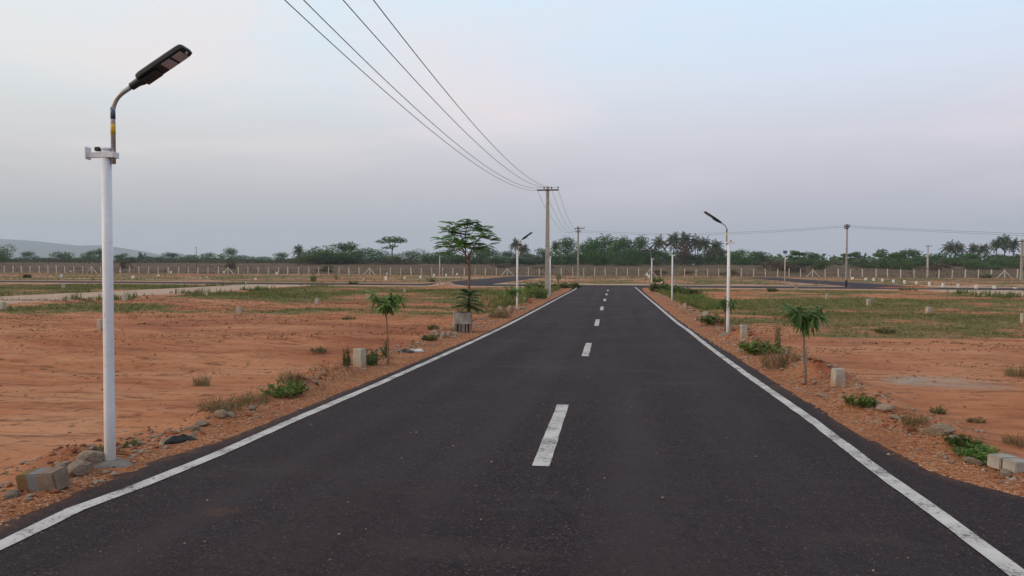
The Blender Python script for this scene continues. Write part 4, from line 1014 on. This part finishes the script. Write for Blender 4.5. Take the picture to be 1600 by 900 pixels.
W = [
 ('weed_clump', 445, 617, 62, 26, 'green', 'weed', 'bright green grassy weed mound at the left road edge'),
 ('weed_clump', 455, 596, 40, 30, 'wisp', 'weed_dark', 'sparse olive weeds behind the bright green mound on the left'),
 ('weed_clump', 395, 630, 56, 28, 'wisp', 'weed_dark', 'olive dry weeds among rocks, left of the bright green mound'),
 ('weed_clump', 345, 642, 70, 36, 'wisp', 'weed_dry', 'tall straw-coloured dry weeds over the left roadside rocks'),
 ('weed_clump', 315, 602, 28, 28, 'wisp', 'weed_dark', 'small lone weed standing on the bare red left plot'),
 ('weed_clump', 205, 697, 32, 13, 'dry', 'weed_dark', 'low dark grass tuft on red soil right of the nearest lamp'),
 ('weed_clump', 160, 706, 30, 14, 'dry', 'weed_dark', 'low dark grass tuft hidden behind the nearest lamp pole'),
 ('weed_clump', 541, 574, 22, 40, 'tall', 'weed_dark', 'tall weed with round bud left of the left marker stone'),
 ('weed_clump', 578, 570, 26, 28, 'green', 'weed_dark', 'leafy weed between the left marker stone and the sapling'),
 ('weed_clump', 602, 560, 24, 36, 'tall', 'weed_dark', 'tall weed growing right behind the left mango sapling'),
 ('weed_clump', 498, 553, 28, 9, 'dry', 'weed_dark', 'flat grass tuft on the red left plot beyond the weeds'),
 ('weed_clump', 672, 532, 24, 12, 'green', 'weed_dark', 'grey-green weed left of the boulder by the tree guard'),
 ('weed_clump', 677, 514, 20, 12, 'dry', 'weed_dark', 'small weed on red soil left of the tree guard'),
 ('weed_clump', 781, 496, 36, 26, 'wisp', 'weed_dark', 'dry olive weeds around the pale marker left of the lamp'),
 ('weed_clump', 545, 500, 22, 8, 'dry', 'weed_dark', 'low weed on the red plot left of the mango sapling'),
 ('leafy_bush', 838, 466, 34, 26, 'green', 'weed', 'bushy green growth at the foot of the concrete utility pole'),
 ('leafy_bush', 850, 452, 60, 14, 'green', 'weed', 'wide low green bushes behind the concrete utility pole'),
 ('leafy_bush', 888, 450, 36, 11, 'green', 'weed_dark', 'low bush at the far left corner of the road'),
 ('weed_clump', 1190, 551, 64, 24, 'green', 'weed', 'green leafy weeds at the right edge before the marker stone'),
 ('weed_clump', 1222, 572, 70, 44, 'wisp', 'weed_dry', 'reddish dry weeds left of the right mango sapling'),
 ('weed_clump', 1112, 505, 38, 17, 'green', 'weed_dark', 'dark green weed clump beside the second right marker stone'),
 ('weed_clump', 1345, 633, 46, 22, 'green', 'weed', 'green weed clump just right of the big right marker stone'),
 ('weed_clump', 1430, 664, 44, 30, 'wisp', 'weed_dark', 'dry olive weeds among rubble at the right road edge'),
 ('weed_clump', 1505, 695, 44, 19, 'creep', 'weed', 'bright creeping plant at right edge, upper end of the strip'),
 ('weed_clump', 1528, 712, 52, 20, 'creep', 'weed', 'bright creeping plant at right edge, middle of the strip'),
 ('weed_clump', 1550, 726, 44, 19, 'creep', 'weed', 'bright creeping plant touching the pale concrete blocks'),
 ('weed_clump', 1592, 588, 44, 26, 'wisp', 'weed_dark', 'spiky dry tuft on the red plot at the right edge'),
 ('weed_clump', 1590, 697, 44, 26, 'wisp', 'weed_dry', 'straw-dry twig tuft behind the concrete blocks'),
 ('weed_clump', 1466, 645, 24, 16, 'dry', 'weed_dark', 'thin twiggy weed on red soil above the pale rock'),
 ('weed_clump', 1525, 660, 30, 10, 'dry', 'weed_dark', 'flat grass tuft on the red plot above the creeping plant'),
 ('weed_clump', 1383, 520, 34, 10, 'dry', 'weed_dark', 'low grass tuft on red soil below the grassy band, right plot'),
 ('weed_clump', 1215, 545, 10, 60, 'dry', 'weed_dry', 'single tall thin dry stalk left of the right mango sapling'),
 ('leafy_bush', 1052, 462, 46, 20, 'green', 'weed', 'green bushes around the middle right street lamp'),
 ('leafy_bush', 1032, 455, 34, 18, 'green', 'weed_dark', 'dark bushes between the two far right street lamps'),
 ('leafy_bush', 1075, 461, 34, 14, 'green', 'weed_dark', 'dark green bush right of the middle right street lamp'),
 ('leafy_bush', 1028, 441, 18, 11, 'green', 'weed', 'small rounded green bush behind the farthest right lamp'),
 ('leafy_bush', 1207, 456, 16, 9, 'green', 'weed_dark', 'round dark bush left of the solar lamp foot'),
 ('leafy_bush', 1088, 468, 30, 10, 'green', 'weed', 'low green plant in the grassy band beyond the right marker'),
 ('leafy_bush', 1540, 434, 18, 8, 'green', 'weed_dark', 'small bush by the fence near the right palms'),
 ('leafy_bush', 42, 434, 12, 8, 'green', 'weed_dark', 'small round bush near the fence at far left'),
 ('leafy_bush', 525, 437, 7, 10, 'tall', 'weed_dark', 'tiny upright bush on the red ground below the fence'),
 ('leafy_bush', 552, 444, 16, 7, 'green', 'weed_dark', 'dark low bush by the left cross road'),
 ('leafy_bush', 490, 440, 10, 16, 'dry', 'weed_dark', 'olive bush beside the left cross road under the big bushes'),
 ('leafy_bush', 675, 441, 12, 9, 'dry', 'weed_dark', 'small bush left of the thin grey lamp'),
 ('leafy_bush', 745, 478, 14, 8, 'dry', 'weed_dark', 'small weed right of the leafy shoot')]
for i, (nm_, px, py, w, h, kd, mt, lab) in enumerate(W): weed(nm_, px, py, w, h, kd, mt, lab, 'bush' if 'bush' in nm_ else 'weed', i % 2)

# ------------------------------------------------------------------ stones, blocks, litter
def rock_mesh(seed, mat, name='rock'):
    b = bmesh.new(); bmesh.ops.create_icosphere(b, subdivisions=2, radius=1); r = random.Random(seed)
    planes = [(Vector((r.gauss(0, 1), r.gauss(0, 1), r.gauss(0, 1))).normalized(), r.uniform(.55, .85)) for _ in range(9)]
    for v in b.verts:
        for nn, dd in planes:
            q = v.co.dot(nn)
            if q > dd: v.co -= nn * (q - dd)
        v.co *= 1 + r.uniform(-.04, .04)
    me_ = bpy.data.meshes.new(name); b.to_mesh(me_); b.free(); me_.materials.append(mat); return me_
RK = [rock_mesh(i, M['rock']) for i in range(5)]; RR = [rock_mesh(50 + i, M['redrock']) for i in range(2)]
ROCKS = [(120, 738, 56, 26, 0, 'broad weathered rock between the kerb block and the nearest lamp'), (142, 722, 40, 24, 1, 'upper rock just left of the nearest lamp foot'), (100, 735, 34, 16, 2, 'lower rock touching the painted kerb block'),
 (18, 776, 30, 14, 3, 'flat stone below the painted kerb block at the left edge'), (345, 651, 22, 16, 4, 'pale boulder under the straw-coloured dry weeds'), (315, 664, 24, 11, 0, 'pale flat rock below the dry weeds on the left'), (303, 672, 22, 10, 1, 'small rock nearest the black plastic on the left bank'),
 (393, 640, 18, 9, 2, 'low stone right of the boulder under dry weeds'), (360, 650, 18, 9, 3, 'small stone right beside the pale boulder'), (262, 692, 22, 12, 4, 'dark layered stone left of the black plastic'), (692, 528, 15, 14, 0, 'rounded boulder left of the tree guard'), (702, 524, 12, 9, 1, 'smaller boulder touching the tree guard foot'),
 (712, 524, 14, 6, 2, 'flat stone in front of the tree guard'), (797, 484, 12, 9, 3, 'grey stone left of the left mid-distance lamp'), (815, 483, 16, 5, 4, 'flat stone at the foot of the left mid-distance lamp'), (1472, 676, 40, 20, 0, 'large pale rock on the right bank above the red stone'),
 (1448, 678, 16, 12, 1, 'pale stone left of the large pale rock, right bank'), (1490, 690, 24, 14, 2, 'brown rock at the upper end of the creeping plant'), (1382, 640, 26, 12, 3, 'pale rubble stone right of the green weed clump'), (1400, 655, 22, 9, 4, 'flat pale rubble stone left of the dry olive weeds'),
 (1110, 508, 10, 6, 0, 'pale stone in front of the dark green weed clump, right'), (1063, 482, 9, 6, 1, 'grey rubble stone by the third right marker'), (1122, 514, 8, 5, 2, 'small stone left of the right lamp footing'), (1570, 742, 26, 10, 3, 'flat stone below the concrete blocks'), (1286, 619, 22, 6, 4, 'flat pale stone left of the big right marker foot'), (1520, 722, 30, 10, 1, 'earthy flat rock under the creeping plant'), (495, 600, 12, 8, 2, 'pale stone beside the red soil heap on the left')]
for px, py, w, h, i, lab in ROCKS:
    p = P(px, py); k = px_m(p)
    o = link('rock', RK[i], None, p + Vector((0, 0, h * k * .22)), (random.uniform(-.2, .2), random.uniform(-.2, .2), random.uniform(0, 6.28)), (w * k * .52, w * k * .42, h * k * .58))
    tag(o, lab, 'rock', 'rocks along the road banks')
for px, py, w, h, i, lab in [(1425, 676, 17, 13, 0, 'round brick-red stone on the right bank'), (463, 612, 14, 10, 1, 'brick-red clod at the lower end of the left soil heap'), (113, 728, 16, 10, 0, 'brick-red clod beside the rocks near the kerb block'), (828, 474, 9, 8, 1, 'dark red soil clod right of the small left marker')]:
    p = P(px, py); k = px_m(p)
    tag(link('rock', RR[i], None, p + Vector((0, 0, h * k * .25)), (0, 0, px), (w * k * .5, w * k * .42, h * k * .55)), lab, 'rock', 'red stones and clods')
p = P(58, 768); k = px_m(p)
o = MB().box(0, 0, 0, .335, .15, .15).obj('kerb_block', M['kerb'], bevel=.012)
o.location = p + Vector((0, .06, .065)); o.rotation_euler = (R(8), R(-7), R(-3)); tag(o, 'tilted brown kerb block with a faded blue band at lower left', 'kerb block')
p = P(1568, 738); k = px_m(p)
for i, lab in enumerate(('pale grey concrete block next to the creeping plant', 'pale grey concrete block at the right edge, nearer the road')):
    o = MB().box(0, 0, 0, .20, .125, .105).obj('concrete_block', M['conc'], bevel=.007)
    o.location = p + Vector((.075 + .055 * i, .17 - .131 * i, .045 - .004 * i)); o.rotation_euler = (R(2), R(3), R(24)); tag(o, lab, 'concrete block', 'concrete blocks at the right edge')
def sheet(px, py, w, d, h, mat, rz, name, lab, cat, seed):
    n, m = 16, 8; r_ = np.random.default_rng(seed); u, v = np.meshgrid(np.linspace(-.5, .5, n), np.linspace(-.5, .5, m))
    z = h * (.5 + 1.6 * np.abs(fbm(u * 5 + seed, v * 4, 3))) * (1 - (2 * u) ** 4 * .7) * (1 - (2 * v) ** 4 * .7)
    xx = u * w * (1 + .35 * fbm(v * 3 + seed, u, 2)); yy = v * d * (1 + .6 * fbm(u * 4 + seed, v, 2))
    V1 = np.stack([xx, yy, z], -1).reshape(-1, 3); V0 = V1.copy(); V0[:, 2] = -.03; V0[:, :2] *= .96
    ix = np.arange(n * m).reshape(m, n); q = np.stack([ix[:-1, :-1], ix[:-1, 1:], ix[1:, 1:], ix[1:, :-1]], -1).reshape(-1, 4)
    rim = np.concatenate([ix[0, :-1], ix[:-1, -1], ix[-1, :0:-1], ix[:0:-1, 0]]); rn = np.roll(rim, -1)
    side = np.stack([rim + n * m, rn + n * m, rn, rim], -1)
    o = link(name, np_mesh(name, np.concatenate([V1, V0]), np.concatenate([q, side, q[:, ::-1] + n * m]), mat, True), None, P(px, py) + Vector((0, 0, .01)), (0, 0, rz))
    return tag(o, lab, cat)
sheet(282, 691, .27, .09, .05, M['black_sheet'], R(36), 'plastic_scrap', 'crumpled strip of black plastic on the left road bank', 'litter', 1)
sheet(635, 550, .34, .26, .05, M['black_sheet'], R(10), 'plastic_scrap', 'black plastic sheet lying beside the white sack on the left', 'litter', 2)
sheet(650, 549, .34, .16, .05, M['white_sheet'], R(38), 'sack', 'dirty white sack lying next to black plastic right of the sapling', 'litter', 3)

# ------------------------------------------------------------------ loose stuff: gravel, rubble, clods, grass
def scatter(name, pts, size, mat, seed, lab, flat=.6):
    r = np.random.default_rng(seed); n = len(pts)
    base = np.array([(1, 0, 0), (-1, 0, 0), (0, 1, 0), (0, -1, 0), (0, 0, 1), (0, 0, -1)], float)
    tri = np.array([(0, 2, 4), (2, 1, 4), (1, 3, 4), (3, 0, 4), (2, 0, 5), (1, 2, 5), (3, 1, 5), (0, 3, 5)])
    V = base[None] * (.7 + .6 * r.random((n, 6, 1))) * np.asarray(size).reshape(-1, 1, 1); a = r.uniform(0, 6.28, n); c, s = np.cos(a), np.sin(a)
    V = V + r.normal(size=V.shape) * .18 * np.asarray(size).reshape(-1, 1, 1)
    x = V[..., 0] * c[:, None] - V[..., 1] * s[:, None]; y = V[..., 0] * s[:, None] + V[..., 1] * c[:, None]
    V = np.stack([x, y, V[..., 2] * flat], -1) + np.asarray(pts)[:, None]
    return tag(link(name, np_mesh(name, V.reshape(-1, 3), (tri[None] + 6 * np.arange(n)[:, None, None]).reshape(-1, 3), mat)), lab, kind='stuff')
def on_ground(x, y, dz=0.0): return np.stack([x, y, zground(x, y) + dz], -1)
r = np.random.default_rng(11); n = 15000
y = 3.2 + 40 * r.random(n) ** 2.4; left = r.random(n) < .5; u = r.random(n) * 1.15 - .06
x = np.where(left, road_l(y) + (shoulder_l(y) - road_l(y)) * u, road_r(y) + (shoulder_r(y) - road_r(y)) * u)
t = NT('gravel'); g = t.pos(); cl = t.node('ShaderNodeTexVoronoi', {'Vector': g, 'Scale': 30.0})
c = t.ramp(t.node('ShaderNodeSeparateColor', {0: cl.outputs['Color']}).outputs[0], [(0, (.22, .08, .04)), (.55, (.40, .18, .10)), (.85, (.46, .25, .15)), (1, (.58, .46, .36))])
M['gravel'] = t.fin(c, .95, None, .1)
scatter('gravel', on_ground(x, y, .002), (.0045 + .010 * r.random(n) ** 2) * np.clip(y / 9, .8, 2.2), M['gravel'], 1, 'loose orange gravel on the road shoulders')
n = 6500; y = 3.2 + 55 * r.random(n) ** 2.0; left = r.random(n) < .5; o_ = r.normal(.25, .32, n)
x = np.where(left, shoulder_l(y) - o_, shoulder_r(y) + o_)
scatter('rubble', on_ground(x, y, .004), (.010 + .040 * r.random(n) ** 3.5) * np.clip(y / 10, .9, 1.8), M['rock'], 2, 'small stones and rubble on the road banks')
n = 5200; y = 4 + 40 * r.random(n) ** 1.3; x = np.where(r.random(n) < .55, -4.2 - 32 * r.random(n), 4.4 + 26 * r.random(n))
scatter('soil_clods', on_ground(x, y, .002), (.008 + .022 * r.random(n) ** 3) * np.clip(y / 10, .8, 2), M['redrock'], 3, 'loose clods of red soil on the plots')
n = 2600; y = 3.4 + 45 * r.random(n) ** 2.0; left = r.random(n) < .5; o_ = r.normal(.2, .25, n); x = np.where(left, shoulder_l(y) - o_, shoulder_r(y) + o_)
scatter('bank_clods', on_ground(x, y, .004), (.010 + .035 * r.random(n) ** 3) * np.clip(y / 10, .9, 1.8), M['redrock'], 13, 'red soil clods along the road banks')
n = 260; y = 3.4 + 20 * r.random(n) ** 1.7; x = r.uniform(-3, 3.1, n)
scatter('road_grit', np.stack([x, y, zbase(x, y) + .003], -1), .004 + .008 * r.random(n) ** 3, M['rock'], 4, 'pale grit lying on the asphalt')
def grass_stuff(name, x, y, h, blades, mat, seed, lab, lean=.5):
    r = np.random.default_rng(seed); n = len(x); b0 = on_ground(x, y, -.01)
    a = r.uniform(0, 6.28, (n, blades)); q = r.random((n, blades)) * h[:, None] * .5
    bx = b0[:, None, 0] + q * np.cos(a * 3); by = b0[:, None, 1] + q * np.sin(a * 3); hh = h[:, None] * (.45 + .7 * r.random((n, blades))); w = hh * .07 + .004
    dx, dy = np.cos(a), np.sin(a); ln = lean * hh * r.random((n, blades)); bz = np.repeat(b0[:, None, 2], blades, 1)
    V = np.stack([np.stack([bx - dy * w, by + dx * w, bz], -1), np.stack([bx + dy * w, by - dx * w, bz], -1), np.stack([bx + dx * ln, by + dy * ln, bz + hh], -1)], 2)
    return tag(link(name, np_mesh(name, V.reshape(-1, 3), np.arange(n * blades * 3).reshape(-1, 3), mat)), lab, kind='stuff')
n = 150000; y = 20 + 62 * r.random(n) ** .9; x = r.uniform(-64, 46, n)
dn = grass_density(x, y); keep = r.random(n) < dn ** 1.4 * .85; x, y, dn = x[keep], y[keep], dn[keep]
grass_stuff('grass', x, y, (.05 + .13 * dn ** 1.5 * r.random(len(x))) * np.where((x < -4) & (x > -30) & (y > 47) & (y < 62), 1.35, 1.0), 6, M['grass'], 5, 'green and olive grass growing in patches over the plots')
n = 70000; y = 4 + 36 * r.random(n) ** .75; x = np.where(r.random(n) < .55, -4 - 36 * r.random(n), 4.3 + 24 * r.random(n))
keep = fbm(x * .35, y * 1.1, 4) > .30 - .26 * sst(8, 30, y); x, y = x[keep], y[keep]
grass_stuff('sparse_grass', x, y, (.012 + .025 * r.random(len(x))) * np.clip(y / 12, .7, 1.7), 8, M['sparse'], 6, 'sparse dry grass tufts on the bare red soil', 2.2)
n = 9000; y = 84 + 80 * r.random(n); x = r.uniform(-150, 90, n); dn = grass_density(x, y); keep = r.random(n) < dn; x, y = x[keep], y[keep]
grass_stuff('far_grass', x, y, .12 + .22 * r.random(len(x)), 6, M['weed_dark'], 7, 'rough grass between the cross road and the fence')
n = 26000; y = 170 + 150 * r.random(n) ** 1.3; x = r.uniform(-260, 200, n)
keep = fbm(x * .06, y * .08, 3) > -.05; x, y = x[keep], y[keep]
grass_stuff('dry_field_grass', x, y, .16 + .45 * r.random(len(x)) ** 2, 7, M['field'], 8, 'dry brown grass of the field beyond the fence')
for a_, b_, c_, d_ in DIRT:
    n = 1300; y = r.uniform(36, 73, n); x = np.where(r.random(n) < .62, (b_ if a_ < 0 else a_) + r.normal(0, .7, n) + (.9 if a_ < 0 else -.9), (a_ if a_ < 0 else b_) + r.normal(0, .6, n) - (.8 if a_ < 0 else -.8))
    keep = fbm(x * .3, y * .22, 3) > .08; x, y = x[keep], y[keep]
    grass_stuff('roadside_weeds', x, y, .10 + .42 * r.random(len(x)) ** 2, 9, M['weed_dark'], 21 + int(a_ > 0), 'tall weeds along the %s unpaved road' % ('left' if a_ < 0 else 'right'))
for sgn in (-1, 1):                                                       # taller roadside growth near the far end of the road
    n = 2200; y = 38 + 32 * r.random(n); o_ = np.abs(r.normal(0, 1.3, n)) + .25; x = np.where(sgn < 0, shoulder_l(y) - o_, shoulder_r(y) + o_)
    grass_stuff('verge_grass', x, y, .12 + .30 * r.random(n), 7, M['grass'], 9 + sgn, 'tall green grass on the %s verge near the road end' % ('left' if sgn < 0 else 'right'))

# ------------------------------------------------------------------ haze
hz = NT('haze_air'); hz.n.remove(hz.b)
pv = hz.node('ShaderNodeVolumePrincipled', {'Color': (.78, .87, 1.0, 1), 'Density': .00018, 'Anisotropy': .0})
hz.l.new(pv.outputs[0], hz.o.inputs['Volume'])
b = MB().box(0, 2500, 110, 11000, 5400, 224)
tag(b.obj('haze', hz.m), 'thin evening haze over the plain', kind='stuff')
